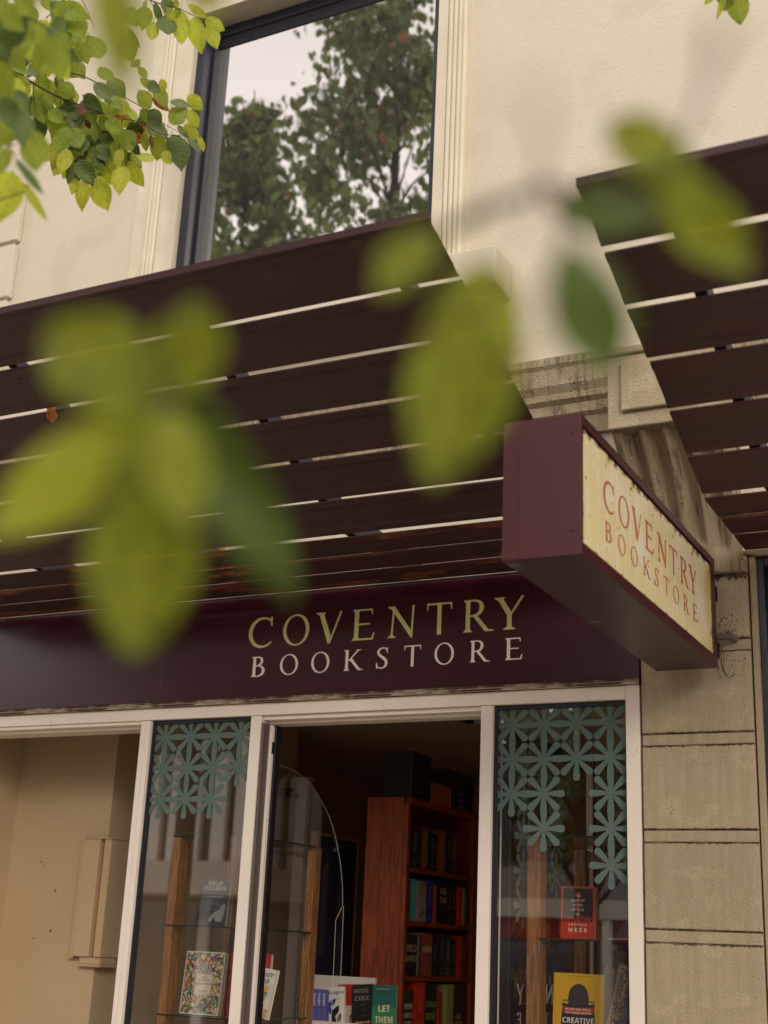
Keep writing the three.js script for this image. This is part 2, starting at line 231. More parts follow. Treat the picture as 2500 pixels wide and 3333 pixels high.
// ---------------------------------------------------------------- the building
const bld = thing('bookstore_building', 'cream rendered two storey building above the maroon slatted awnings', 'building');
{
  const wall = new THREE.Shape([[-9, 3.134], [6, 3.134], [6, 9.2], [-9, 9.2]].map(([x, y]) => new THREE.Vector2(x, y)));
  wall.holes.push(new THREE.Path([[-3.93, 4.56], [-3.93, 6.515], [-2.43, 6.515], [-2.43, 4.56]].map(([x, y]) => new THREE.Vector2(x, y))));
  const g = new THREE.ExtrudeGeometry(wall, { depth: 0.3, bevelEnabled: false }); g.translate(0, 0, -0.3);
  mesh('upper_wall', uvBox(g), M.wall, bld);
  mesh('lintel', [bx(-9, -1.4, 2.64, 3.13, -0.3, -0.03), bx(-1.0, 6, 2.64, 3.13, -0.3, -0.16)], M.gasket, bld);
  // shell: party walls, back, roof and storey floor close the rooms
  for (const [a, b, c] of [[-5.42, -5.07, -0.005], [-1.42, -1.1, -0.125]]) mesh('party_wall', bx(a, b, 0, 3.0, -6, c), M.plaster, bld);
  mesh('shell_wall', [bx(-9, -5.43, 0, 3.13, -0.3, -0.05), bx(2.2, 6, 0, 2.63, -0.3, -0.05), bx(-9, 6, 3.2, 9.2, -6.3, -6), bx(-9, -8.7, 0, 9.2, -6, -0.31), bx(5.7, 6, 0, 9.2, -6, -0.31)], M.wall, bld);
  mesh('roof', bx(-9.1, 6.1, 9.205, 9.4, -6.4, 0.12), M.rafter, bld);
  mesh('storey_floor', bx(-9, 6, 3.02, 3.13, -6, -0.31), M.ceiling, bld);
  mesh('ceiling', bx(-5.06, -1.43, 2.96, 3.015, -5.0, -0.31), M.ceiling, bld);
  mesh('interior_floor', bx(-5.06, -1.43, 0.002, 0.02, -5.0, -0.02), M.carpet, bld);
  { const w = poly([[-5.06, 0], [-1.43, 0], [-1.43, 3.01], [-5.06, 3.01]]); w.holes.push(new THREE.Path([[-2.42, 0.85], [-2.42, 2.85], [-1.5, 2.85], [-1.5, 0.85]].map(([x, y]) => new THREE.Vector2(x, y)))); const g = new THREE.ExtrudeGeometry(w, { depth: 0.2, bevelEnabled: false }); g.translate(0, 0, -5.2); mesh('back_wall', uvBox(g), M.plasterDark, bld);
    const rw = mesh('rear_window', [bx(-2.42, -2.37, 0.851, 2.849, -5.14, -5.06, 0.004), bx(-1.55, -1.5, 0.851, 2.849, -5.14, -5.06, 0.004), bx(-2.369, -1.551, 2.79, 2.849, -5.14, -5.06, 0.004), bx(-2.369, -1.551, 0.851, 0.92, -5.14, -5.06, 0.004)], M.white2, bld); const pg = new THREE.PlaneGeometry(0.83, 1.88); pg.translate(-1.96, 1.855, -5.1); mesh('pane', uvBox(pg), M.clear, rw); mesh('blind', bx(-2.385, -1.535, 0.93, 2.785, -5.05, -5.048), new THREE.MeshPhysicalMaterial({ color: new THREE.Color(0xe09a58), transmission: 0.6, thickness: 0, roughness: 1, ior: 1.3 }), rw); }
  const alc = mesh('alcove_wall', [bx(-5.07, -4.44, 0.02, 2.955, -0.9, -0.6), bx(-4.74, -4.44, 0.021, 2.954, -2.43, -0.905)], M.plaster, bld);
  for (let k = 0; k < 7; k++) { const c = new THREE.CircleGeometry(rr(0.003, 0.008), 7); c.translate(rr(-4.95, -4.55), rr(1.45, 2.4), -0.5975); mesh('stain', uvBox(c), M.mould, alc); }
  // left giant pilaster, in blocks with sunk joints
  const pil = mesh('pilaster', bx(-9, -5.06, 3.6, 9.2, 0.002, 0.02), M.trim, bld);
  for (let k = 0; k < 11; k++) { const y = 5.327 - 0.357 * 4 + k * 0.357; mesh('block', bx(-9, -5.031, y + 0.018, y + 0.345, 0.003, 0.042, 0.006), M.wall, pil); }

  // pier between the shops: render blocks divided by sunk bands
  const pier = mesh('pier', bx(-1.46, -1.05, 0, 3.12, -0.3, -0.02), M.stone, bld);
  const J = [1.732, 2.087, 2.443, 2.795];
  const tops = [...J.map((y) => y), 3.05];
  for (let k = 0; k < 5; k++) { const y0 = k ? J[k - 1] + 0.0 : 0, y1 = k < 4 ? tops[k] - 0.05 : 3.04; const g = bx(-1.466, -1.044, y0, y1, -0.018, 0, 0.005), u = g.attributes.uv; for (let i = 0; i < u.count; i++) u.setXY(i, u.getX(i) + k * 0.33, u.getY(i) + k * 0.47); const m = M.stone.clone(); m.color.setScalar([1, 0.96, 1.03, 0.98, 0.94][k]); mesh('block', g, m, pier); }
  for (const y of J) { mesh('sunk_band', bx(-1.4655, -1.0445, y - 0.046, y - 0.006, -0.019, -0.006, 0.002), M.stone, pier); mesh('mould_line', [bx(-1.4654, -1.0446, y - 0.0058, y - 0.0005, -0.0195, -0.0085), bx(-1.4654, -1.0446, y - 0.0499, y - 0.0465, -0.0195, -0.0085)], M.mould, pier); }
  mesh('mould_line', bx(-1.4654, -1.0446, 3.0405, 3.0495, -0.0195, -0.003), M.mould, pier);

  const ragged = (x0, x1, y, t0, t1, z, up) => { const p = [[x0, y], [x1, y]], n = 60; for (let i = n; i >= 0; i--) p.push([x0 + (x1 - x0) * i / n, y + (up ? 1 : -1) * (t0 + (t1 - t0) * Math.pow(rnd(), 2.2))]); const g = new THREE.ExtrudeGeometry(poly(p), { depth: 0.0006, bevelEnabled: false }); g.translate(0, 0, z); return uvBox(g); };
  const fleck = (x, y, z, r) => { const p = []; const n = 7; for (let i = 0; i < n; i++) { const a = i / n * 6.283, q = r * rr(0.4, 1); p.push([x + q * Math.cos(a), y + q * 1.3 * Math.sin(a)]); } const g = new THREE.ExtrudeGeometry(poly(p), { depth: 0.0005, bevelEnabled: false }); g.translate(0, 0, z); return uvBox(g); };
  seed = 99;
  for (const y of J) { mesh('mould_edge', ragged(-1.466, -1.044, y + 0.0005, -0.001, 0.004, 0.0003, true), M.mould, pier); mesh('mould_edge', ragged(-1.466, -1.044, y - 0.0505, 0.0005, 0.007, 0.0003, false), M.mould, pier); }
  mesh('mould_edge', ragged(-1.466, -1.044, 3.039, 0.004, 0.022, 0.0003, false), M.mould, pier);
  const fl = []; for (let k = 0; k < 260; k++) { const a = rr(0, 6.283), r = Math.pow(rnd(), 1.7) * 0.16; const x = -1.125 + Math.cos(a) * r * 0.55, y = 2.80 + Math.sin(a) * r * 1.1; if (x < -1.047 && Math.abs(y - 2.77) > 0.03) fl.push(fleck(x, y, 0.0004 + (k % 9) * 0.00002, rr(0.0008, 0.0042))); }
  for (let k = 0; k < 160; k++) fl.push(fleck(rr(-1.45, -1.06), 3.03 - Math.pow(rnd(), 2) * 0.3, 0.0004 + (k % 7) * 0.00003, rr(0.0006, 0.0025)));
  mesh('mould_flecks', fl, M.mould, pier).userData.kind = 'stuff';

  // console: capped block, then a fluted sweep that dies into the pier
  const con = mesh('console', bx(-1.465, -1.045, 3.543, 3.845, 0.003, 0.397, 0.008), M.stone, bld);
  mesh('cap_moulding', bx(-1.475, -1.035, 3.847, 3.88, 0.004, 0.41, 0.01), M.stone, con);
  mesh('raised_panel', bx(-1.405, -1.095, 3.605, 3.815, 0.399, 0.42, 0.008), M.stone, con);
  const prof = [[0.37, 3.54], [0.325, 3.5], [0.26, 3.44], [0.2, 3.37], [0.15, 3.3], [0.105, 3.23], [0.07, 3.16], [0.045, 3.1], [0.03, 3.052]];
  const nx = 60, ny = 40, pos = [], idx = [], cur = new THREE.CatmullRomCurve3(prof.map(([z, y]) => V(0, y, z)));
  for (let j = 0; j <= ny; j++) { const t = j / ny, c = cur.getPoint(t), n = cur.getTangent(t), nz = -n.y, nyy = n.z;
    for (let i = 0; i <= nx; i++) { const u = i / nx, x = -1.455 + 0.40 * u; // four flutes, each with a rounded end
      const f = u * 4.6 - 0.3, k = Math.floor(f), q = f - k; let d = 0;
      if (k >= 0 && k < 4) { const e = 0.80 + (k % 2) * 0.06, w = Math.abs(q - 0.5) / 0.36; const fade = step(e, e - 0.08, t); if (w < 1) d = 0.026 * Math.sqrt(1 - w * w) * fade; }
      pos.push(x, c.y - nyy * d, c.z - nz * d); } }
  for (let j = 0; j < ny; j++) for (let i = 0; i < nx; i++) { const a = j * (nx + 1) + i, b = a + 1, c = a + nx + 1, d = c + 1; idx.push(a, c, b, b, c, d); }
  const fg = new THREE.BufferGeometry(); fg.setAttribute('position', new THREE.Float32BufferAttribute(pos, 3)); fg.setIndex(idx); fg.computeVertexNormals();
  const uv = []; for (let k = 0; k < pos.length; k += 3) uv.push(pos[k], pos[k + 1] * 1.2); fg.setAttribute('uv', new THREE.Float32BufferAttribute(uv, 2));
  mesh('fluted_sweep', fg, M.flutes, con);
  const side = [...prof, [0.001, 3.052], [0.001, 3.54]];
  mesh('console_cheek', alongX(side, -1.456, -1.4545), M.flutes, con); mesh('console_cheek', alongX(side, -1.0555, -1.054), M.flutes, con);
  mesh('console_base', bx(-1.46, -1.048, 3.05, 3.09, -0.02, 0.029, 0.006), M.stone, con);

  // string course behind and between the awnings
  const corn = alongX([[0.002, 4.03], [0.13, 4.02], [0.135, 3.985], [0.12, 3.97], [0.11, 3.9], [0.085, 3.87], [0.08, 3.845], [0.055, 3.83], [0.05, 3.79], [0.03, 3.775], [0.028, 3.7], [0.002, 3.7]], -9, -1.478);
  mesh('string_course', corn, M.stoneDirty, bld);
  const corn2 = corn.clone(); corn2.translate(9 - 1.032 + 0.0, 0, 0);
  mesh('string_course', corn2, M.stoneDirty, bld);

  // upper window: rebated dark frame, coated pane, moulded surround, deep sill
  const win = mesh('upper_window', [bx(-3.93, -3.875, 4.56, 6.515, -0.11, -0.012, 0.004), bx(-2.485, -2.43, 4.56, 6.515, -0.11, -0.04, 0.004), bx(-3.874, -2.486, 6.45, 6.514, -0.16, -0.11, 0.004), bx(-3.874, -2.486, 4.56, 4.63, -0.11, -0.05, 0.004)], M.frameBlue, bld);
  mesh('inner_frame', [bx(-3.873, -3.855, 4.63, 6.449, -0.15, -0.075, 0.003), bx(-2.505, -2.487, 4.63, 6.449, -0.15, -0.08, 0.003), bx(-3.854, -2.506, 6.375, 6.449, -0.15, -0.118, 0.003), bx(-3.854, -2.506, 4.632, 4.66, -0.15, -0.08, 0.003)], M.gasket, win);
  mesh('pane', bx(-3.87, -2.49, 4.61, 6.44, -0.135, -0.125), M.mirrorGlass, win);
  const flat = (x0, x1, z) => bx(x0, x1, 4.585, 6.7, 0.002, z, 0.003);
  const sur = mesh('window_surround', [flat(-4.045, -3.93, 0.03), flat(-2.43, -2.375, 0.03), bx(-4.1, -2.27, 6.517, 6.58, 0.002, 0.028, 0.003)], M.trim, bld);
  const reed = (x) => { const g = new THREE.CylinderGeometry(0.0125, 0.0125, 2.115, 12); g.translate(x, 5.643, 0.03); return uvBox(g); };
  mesh('reeded_moulding', [bx(-4.125, -4.046, 4.585, 6.7, 0.002, 0.024), ...[-4.108, -4.082, -4.06].map(reed)], M.trim, sur); mesh('reeded_moulding', [bx(-2.374, -2.27, 4.585, 6.7, 0.002, 0.024), ...[-2.358, -2.332, -2.306, -2.283].map(reed)], M.trim, sur);
  mesh('outer_band', bx(-4.22, -4.127, 4.585, 6.7, 0.002, 0.014, 0.003), M.trim, sur);
  mesh('window_sill', [bx(-4.4, -2.033, 4.40, 4.582, 0.003, 0.192, 0.01), bx(-4.36, -2.075, 4.33, 4.398, 0.003, 0.14, 0.008)], M.wall, bld);
}

// ---------------------------------------------------------------- shopfront
const shop = thing('shopfront', 'white framed glazed shopfront of the bookstore under the maroon fascia', 'shopfront');
const flowerShape = (open, hx = 0.0522, hy = 0.0587) => { // eight petals round a hub; a closed petal runs on into the next flower
  const list = [new THREE.CircleGeometry(0.0165, 24)];
  for (let k = 0; k < 8; k++) {
    if (open[k] === 0) continue;
    const joined = open[k] === 2, L = joined ? (k % 4 ? hy : hx) : 0.088, pts = [];
    const wid = joined ? (t) => 0.0138 * Math.sin(Math.PI * (0.14 + 0.36 * t)) : (t) => 0.0045 + 0.0098 * Math.pow(t, 0.8);
    for (let i = 0; i <= 10; i++) { const t = i / 10; pts.push([0.008 + t * (L - 0.008 - (joined ? 0 : 0.0142)), wid(t)]); }
    if (!joined) { const [x, w] = pts[pts.length - 1]; for (let i = 1; i < 6; i++) { const a = Math.PI / 2 - i / 6 * Math.PI / 2; pts.push([x + w * Math.cos(a), w * Math.sin(a)]); } }
    const s = poly([...pts, ...pts.map(([x, y]) => [x, -y]).reverse()]);
    const g = new THREE.ShapeGeometry(s); g.rotateZ(k * Math.PI / 4); g.translate(0, 0, 0.00006 * (k + 1)); list.push(g);
  }
  return merge(list);
};
{
  // outer frame: rails and mullions butt together
  mesh('head_rail', [bx(-5.05, -3.8425, 2.578, 2.632, -0.06, 0, 0.002), bx(-3.8415, -1.53, 2.579, 2.632, -0.06, 0.001, 0.002)], M.white, shop);
  for (const [x0, x1] of [[-3.842, -3.818], [-3.8165, -3.79], [-3.241, -3.189], [-2.135, -2.084], [-1.529, -1.474]]) mesh('mullion', bx(x0, x1, 0.1, x1 > -1.5 ? 2.633 : 2.577, -0.06, 0.0005, 0.002), M.white, shop);
  mesh('head_trim', alongX([[0.0, 2.634], [0.022, 2.634], [0.024, 2.642], [0.014, 2.648], [0.016, 2.656], [0.0, 2.66]], -5.05, -1.473), M.grimy, shop);
  mesh('head_track', [bx(-5.05, -3.8425, 2.562, 2.5775, -0.13, -0.012, 0.002), bx(-5.05, -3.8425, 2.548, 2.5615, -0.16, -0.05, 0.002), bx(-3.188, -2.136, 2.56, 2.578, -0.13, -0.02, 0.002), bx(-3.188, -2.136, 2.548, 2.5595, -0.14, -0.06, 0.002)], M.white, shop);
  mesh('sill_rail', [bx(-3.789, -3.242, 0.02, 0.6, -0.06, 0, 0.003), bx(-2.083, -1.53, 0.02, 0.6, -0.06, 0, 0.003), bx(-5.05, -3.843, 0.02, 0.75, -0.06, 0, 0.003)], M.white, shop);
  // left door jamb: grey reveal, white stop, dark strip with a latch
  const jamb = mesh('door_jamb', bx(-3.1885, -3.176, 0.02, 2.547, -0.06, -0.008, 0.002), M.greyMetal, shop);
  mesh('stop_bead', bx(-3.1885, -3.165, 0.02, 2.546, -0.085, -0.062, 0.002), M.white, jamb);
  mesh('dark_strip', bx(-3.1885, -3.158, 0.02, 2.545, -0.13, -0.087, 0.002), M.darkMetal, jamb);
  mesh('latch_plate', bx(-3.166, -3.155, 1.66, 1.74, -0.118, -0.1, 0.001), M.gasket, jamb);
  mesh('hinge', bx(-3.166, -3.160, 2.42, 2.47, -0.08, -0.066, 0.001), M.darkMetal, jamb);
  // two fixed windows: gasket, pane, flower stickers
  const win = (x0, x1, flowers, label, hx, hy) => {
    const w = mesh('fixed_window', [bx(x0, x0 + 0.013, 0.6, 2.578, -0.05, -0.02), bx(x1 - 0.007, x1, 0.6, 2.578, -0.05, -0.02), bx(x0 + 0.013, x1 - 0.007, 2.562, 2.578, -0.05, -0.02)], M.gasket, shop, label);
    const pg = new THREE.PlaneGeometry(x1 - x0 - 0.02, 1.962); pg.translate((x0 + x1) / 2 + 0.003, 1.581, -0.034);
    mesh('pane', uvBox(pg), M.glass, w);
    flowers.forEach(([x, y, o]) => { const f = flowerShape(o, hx, hy); f.translate(x, y, -0.0325); mesh('flower_sticker', uvBox(f), M.decal, w); });
  };
  // petals run e, ne, n, nw, w, sw, s, se: 1 free end, 2 joined, 0 cut away
  const R4 = [-2.021, -1.918, -1.812, -1.705].map((x) => x + 0.004), Y4 = [2.498, 2.361, 2.225, 2.091, 1.954], fl = [];
  const has = [[1, 1, 1, 1], [1, 1, 1, 1], [1, 1, 0, 1], [0, 1, 0, 1], [0, 0, 0, 1]];
  const X4 = [-2.0095, -1.8745, -1.739, -1.602], W = 0.062;
  has.forEach((row, j) => row.forEach((on, i) => { if (!on) return; const t = (a, b) => (has[a]?.[b] ? 2 : 1); fl.push([X4[i], Y4[j], [i === 3 ? 1 : t(j, i + 1), 1, t(j - 1, i), 1, i === 0 ? 2 : t(j, i - 1), 1, t(j + 1, i), 1]]); }));
  win(-2.083, -1.53, fl, 'right hand window with teal daisy stickers', 0.068, 0.0685);
  const fl2 = []; const X2 = [-3.726, -3.587, -3.450, -3.317], Y2 = [2.502, 2.36, 2.221];
  const has2 = [[1, 1, 1, 1], [1, 1, 1, 1], [1, 1, 1, 0]];
  has2.forEach((row, j) => row.forEach((on, i) => { if (!on) return; const t = (a, b) => (has2[a]?.[b] ? 2 : 1); fl2.push([X2[i] + 0.004, Y2[j], [t(j, i + 1), 1, t(j - 1, i), 1, i === 0 ? 2 : t(j, i - 1), 1, t(j + 1, i), 1]]); }));
  win(-3.789, -3.242, fl2, 'left hand window with pale daisy stickers', 0.069, 0.071);
  // door leaf, swung open inwards behind the right hand window
  const leaf = new THREE.Group(); leaf.name = 'door_leaf'; shop.add(leaf); leaf.userData.label = 'glass door swung open inside, seen from behind';
  leaf.position.set(-2.066, 0, -0.12); leaf.rotation.y = Math.PI / 2 - 0.075; // leaf runs along local +x
  leaf.rotation.y = Math.PI / 2 - 0.075;
  mesh('stile', [bx(0, 0.028, 0.05, 2.5, -0.02, 0.02, 0.003), bx(0.86, 0.905, 0.05, 2.5, -0.014, 0.014, 0.003)], M.darkMetal, leaf);
  mesh('edge_strip', [bx(0.853, 0.8595, 0.05, 2.5, -0.016, 0.016, 0.002), bx(0.9055, 0.912, 0.05, 2.5, -0.016, 0.016, 0.002), bx(-0.002, 0.03, 0.05, 2.5, -0.026, -0.021)], M.white2, leaf);
  for (const [a, b] of [[2.44, 2.5], [0.05, 0.3]]) mesh('rail', bx(0.0285, 0.852, a, b, -0.014, 0.014, 0.003), M.darkMetal, leaf);
  const pg = new THREE.PlaneGeometry(0.824, 2.14); pg.translate(0.44, 1.37, 0); mesh('pane', uvBox(pg), M.clear, leaf);
  const add = (x, y, o) => { const f = flowerShape(o, 0.082, 0.068); f.rotateY(Math.PI); f.translate(x, y, -0.003); mesh('flower_sticker', uvBox(f), M.decal, leaf); };
  for (let j = 0; j < 6; j++) for (let i = 0; i < 4; i++) if ([0, 2].includes(i) && j < (i ? 5 : 6) || (j < 2)) add(0.17 + i * 0.165, 2.49 - j * 0.136, [1, 1, 2, 1, 1, 1, j < 4 ? 2 : 1, 1]);
  const put = (line, dy, hh) => line.forEach(([ch, a, b]) => { const k = 0.56, g = glyphGeo(ch, (b - a) * k, hh, 0.001); g.translate((a + 3.286) * k, 0, 0); g.rotateY(Math.PI); g.translate(0.86, dy, 0.0015); mesh('letter', g, M.letterCream, leaf); });
  put(LINE1, 1.435, 0.075); put(LINE2, 1.353, 0.05);
}

// ---------------------------------------------------------------- fascia sign
{
  const f = thing('fascia_sign', 'long dark maroon fascia board with green and cream shop name over the windows', 'sign');
  mesh('panel', bx(-5.05, -3.7535, 2.661, 3.124, -0.028, 0.0, 0.0015), M.fascia, f);
  mesh('panel', bx(-3.7515, -1.472, 2.661, 3.124, -0.028, 0.0, 0.0015), M.fascia, f);
  const put = (line, y0, slope, hh, m) => line.forEach(([ch, a, b]) => { const g = glyphGeo(ch, b - a, hh, 0.0018); g.translate(a, y0 + slope * (a + 3.28), 0.0003); mesh('letter', g, m, f); });
  put(LINE1, 2.886, 0.002, 0.138, M.letterGreen); put(LINE2, 2.753, 0.0062, 0.091, M.letterCream);
}

// ---------------------------------------------------------------- slatted awnings
{
  const slopes = [[1.975, 1.768], [1.748, 1.549], [1.529, 1.331], [1.311, 1.107], [1.091, 0.89], [0.873, 0.682]];
  const yAt = (z) => 3.591 + 0.3516 * (z - 1.972);
  const flats = [[0.664, 0.462], [0.440, 0.246], [0.222, 0.03]];
  const plank = (zf, yf, zb, yb) => [[zf, yf], [zf, yf + 0.004], [zb, yb + 0.004], [zb, yb], [(zf + zb) / 2, (yf + yb) / 2 - 0.0015]];
  const sheet = (zf, yf, zb, yb) => { // pressed board: turned-up lips front and back, a shallow ridge between
    const d = V(zb - zf, yb - yf, 0), L = d.length(); d.normalize(); const n = V(-d.y, d.x, 0); if (n.y < 0) n.negate();
    const q = (a, b) => [zf + d.x * a + n.x * b, yf + d.y * a + n.y * b], t = 0.003;
    return [q(0, 0.008), q(0.001, 0.002), q(0.004, 0), q(0.03, 0), q(0.05, 0.004), q(L - 0.05, 0.004), q(L - 0.03, 0), q(L - 0.004, 0), q(L - 0.001, 0.002), q(L, 0.008), q(L - t, 0.008), q(L - t, 0.004), q(L - 0.03, t), q(L - 0.05, 0.004 + t), q(0.05, 0.004 + t), q(0.03, t), q(t, 0.004), q(t, 0.008)];
  };
  const awning = (x0, x1, label, rafters) => {
    const a = thing('slatted_awning', label, 'awning', [0, 0, 0], null);
    const shades = [M.board, M.board, M.board, M.board, M.board, M.board];
    slopes.forEach(([f, b], i) => { const g = alongX(sheet(f + rr(-0.002, 0.002), yAt(f) + rr(-0.0015, 0.0015), b + rr(-0.002, 0.002), yAt(b) + rr(-0.0015, 0.0015)), x0 + rr(0, 0.003), x1 - rr(0, 0.004)); const u = g.attributes.uv; for (let k = 0; k < u.count; k++) u.setXY(k, u.getX(k) + i * 0.37, u.getY(k) + i * 0.61); mesh('slat', g, shades[i], a); });
    flats.forEach(([f, b], i) => { const g = alongX(plank(f, 3.129, b, 3.126), x0 + rr(0, 0.003), x1 - rr(0, 0.004)); const u = g.attributes.uv; for (let k = 0; k < u.count; k++) u.setXY(k, u.getX(k) + i * 0.43 + 0.2, u.getY(k) + i * 0.71); mesh('slat', g, i ? M.boardRust : M.boardRust, a); });
    mesh('front_lip', alongX([[1.976, 3.591], [1.99, 3.594], [1.99, 3.618], [1.984, 3.618], [1.984, 3.6], [1.976, 3.598]], x0, x1), M.board, a);
    for (const [r0, r1] of rafters) {
      const o = 0.024, hh = 0.09;
      for (const [f, bk] of slopes) for (const zz of [f - 0.05, bk + 0.05]) { const c = new THREE.SphereGeometry(0.0045, 8, 5); c.scale(1, 0.4, 1); c.translate((r0 + r1) / 2, yAt(zz) + 0.003, zz); mesh('screw', uvBox(c), M.rafter, a); }
      mesh('rafter', alongX([[1.93, yAt(1.93) + o], [0.66, yAt(0.66) + o + 0.004], [0.012, 3.14], [0.012, 3.14 + hh], [0.64, yAt(0.64) + o + hh], [1.6, yAt(1.6) + o + hh * 0.7], [1.93, yAt(1.93) + o + 0.006]], r0, r1), M.rafter, a);
    }
    return a;
  };
  awning(-5.03, -1.478, 'long maroon slatted awning left of the projecting lightbox, under the upstairs window', [[-2.462, -2.425], [-3.252, -3.215], [-4.04, -4.003], [-4.83, -4.793], [-1.69, -1.653]]);
  awning(-1.04, 2.2, 'maroon slatted awning at the right edge, beyond the stone console', [[-0.842, -0.805], [-0.05, -0.013], [0.74, 0.777], [1.53, 1.567]]);
  // dead leaves caught in the gaps of the long awning
}

// ---------------------------------------------------------------- projecting lightbox
{
  const s = thing('projecting_sign', 'projecting maroon lightbox with yellowed panel and red shop name', 'sign', [-1.2585, 2.66, 0]);
  const X0 = -0.1155, X1 = 0.1155, H = 0.418, Z0 = 0.1, Z1 = 1.653;
  mesh('casing', [bx(X0, X1, 0, 0.004, Z0 + 0.001, Z1 - 0.004), bx(X0, X1, H - 0.004, H, Z0 + 0.001, Z1 - 0.004), bx(X0 + 0.001, X1 - 0.001, 0.0045, H - 0.0045, Z0, Z0 + 0.004)], M.maroonWorn, s);
  mesh('end_panel', [bx(X0, X1, 0.0005, H - 0.0005, Z1 - 0.0035, Z1, 0.0012), bx(X0 - 0.001, X0 + 0.045, 0.002, H - 0.002, Z1 + 0.0002, Z1 + 0.0016)], M.maroon, s);
  const screw = (x, y) => { const g = new THREE.CylinderGeometry(0.0035, 0.004, 0.002, 10); g.rotateX(Math.PI / 2); g.translate(x, y, Z1 + 0.002); return uvBox(g); };
  mesh('screw', [screw(0.09, 0.07), screw(0.09, 0.36), screw(-0.095, 0.05), screw(-0.095, 0.37)], M.maroonWorn, s);
  for (const sd of [1, -1]) {
    const a = sd > 0 ? X1 - 0.008 : X0, b = sd > 0 ? X1 : X0 + 0.008;
    mesh('face_frame', [bx(a, b, 0.0042, 0.04, Z0 + 0.001, Z1 - 0.0042, 0.002), bx(a, b, H - 0.028, H - 0.0042, Z0 + 0.001, Z1 - 0.0042, 0.002), bx(a + 0.0003, b - 0.0003, 0.0405, H - 0.0285, Z0 + 0.002, Z0 + 0.055, 0.002), bx(a + 0.0003, b - 0.0003, 0.0405, H - 0.0285, Z1 - 0.022, Z1 - 0.0045, 0.002)], M.maroon, s);
    if (sd < 0) { mesh('face_panel', bx(X0 + 0.002, X0 + 0.005, 0.041, H - 0.029, Z0 + 0.056, Z1 - 0.023), M.white2, s); continue; }
    // yellowed acrylic: uneven yellowing, mould grains creeping in from the frame
    const Wp = 1024, Hp = 256, d = new Uint8Array(Wp * Hp * 4);
    for (let j = 0; j < Hp; j++) for (let i = 0; i < Wp; i++) {
      const u = i / Wp, v = j / Hp, k = (j % 512) * 512 + (i % 512), k2 = ((j * 3) % 512) * 512 + ((i * 3) % 512);
      let c = mix(hexc(0xf4ead0), hexc(0xecdaa0), step(0.35, 0.62, N.blotch[k] * 0.5 + N.streak[k] * 0.5));
      c = mix(c, hexc(0xd6b95c), step(0.52, 0.8, N.streak[k2] * 0.45 + N.b[k] * 0.35 + step(0.88, 1, u) * 0.3));
      const e = Math.min(u * 4, (1 - u) * 4, v, 1 - v);
      const g = N.b[k2] * 0.6 + N.grit[k] * 0.4;
      if (g + Math.max(0, 0.065 - e) * 5.2 > 0.72) c = mix(c, hexc(0x6b5218), 0.75);
      if (g + Math.max(0, 0.04 - e) * 7 > 0.78) c = mix(c, hexc(0x2e1c10), 0.9);
      const q = (j * Wp + i) * 4; d[q] = c[0] * 255; d[q + 1] = c[1] * 255; d[q + 2] = c[2] * 255; d[q + 3] = 255;
    }
    const t = new THREE.DataTexture(d, Wp, Hp); t.colorSpace = THREE.SRGBColorSpace; t.magFilter = t.minFilter = THREE.LinearFilter; t.needsUpdate = true;
    const pg = new THREE.PlaneGeometry(Z1 - Z0 - 0.077, H - 0.068); pg.rotateY(Math.PI / 2); pg.translate(X1 - 0.004, 0.206 + 0.0, (Z0 + Z1) / 2 + 0.017);
    const p = mesh('face_panel', pg, std({ map: t, roughness: 0.3 }), s);
    const put = (line, y0, hh, z0, z1) => { const L = line[0][1], R = line[line.length - 1][2], k = (z0 - z1) / (R - L); line.forEach(([ch, a, b]) => { const g = glyphGeo(ch, (b - a) * k, hh, 0.0008); g.rotateY(Math.PI / 2); g.translate(X1 - 0.0038, y0, z0 - (a - L) * k); mesh('letter', g, M.letterRed, p); }); };
    put(LINE1, 0.202, 0.096, 1.441, 0.373); put(LINE2, 0.108, 0.06, 1.426, 0.372);
  }
  for (const y of [0.09, 0.31]) { const c = new THREE.CylinderGeometry(0.009, 0.009, 0.014, 6); c.rotateX(Math.PI / 2); c.translate(0.07, y, 0.012); mesh('bolt', uvBox(c), M.greyMetal, s); mesh('fixing_plate', bx(0.04, 0.10, y - 0.03, y + 0.03, 0.001, 0.005, 0.001), M.darkMetal, s); mesh('arm', bx(0.05, 0.064, y - 0.012, y + 0.012, 0.0052, Z0 + 0.0005, 0.001), M.darkMetal, s); }
  mesh('bracket', [bx(-0.06, -0.02, 0.3, 0.34, 0.001, Z0 + 0.001, 0.003), bx(-0.06, -0.02, 0.08, 0.12, 0.001, Z0 + 0.001, 0.003)], M.darkMetal, s);
  // ribbed cable sleeve from the pier into the back of the box
  const pts = [V(0.16, 0.128, 0.0), V(0.155, 0.13, 0.03), V(0.13, 0.128, 0.06), V(0.09, 0.125, 0.09)], c = new THREE.CatmullRomCurve3(pts), rings = [];
  for (let i = 0; i <= 16; i++) { const t = new THREE.TorusGeometry(0.0105, 0.0035, 6, 12), p = c.getPointAt(i / 16), q = c.getTangentAt(i / 16); t.lookAt(q); t.translate(p.x, p.y, p.z); rings.push(t); }
  mesh('cable_sleeve', rings, std({ color: new THREE.Color(0x6e6252), roughness: 0.6, metalness: 0.3 }), s);
  mesh('loose_wire', [0, 1, 2].map((k) => tube([V(0.10, 0.12, 0.085), V(0.105 + k * 0.01, 0.07, 0.05), V(0.112 + k * 0.006, 0.03 - k * 0.02, 0.03), V(0.118 + k * 0.012, 0.0 - k * 0.012, 0.02), V(0.13 + k * 0.006, -0.01, 0.02)], 0.0012, 24, 5)), M.gasket, s);
}

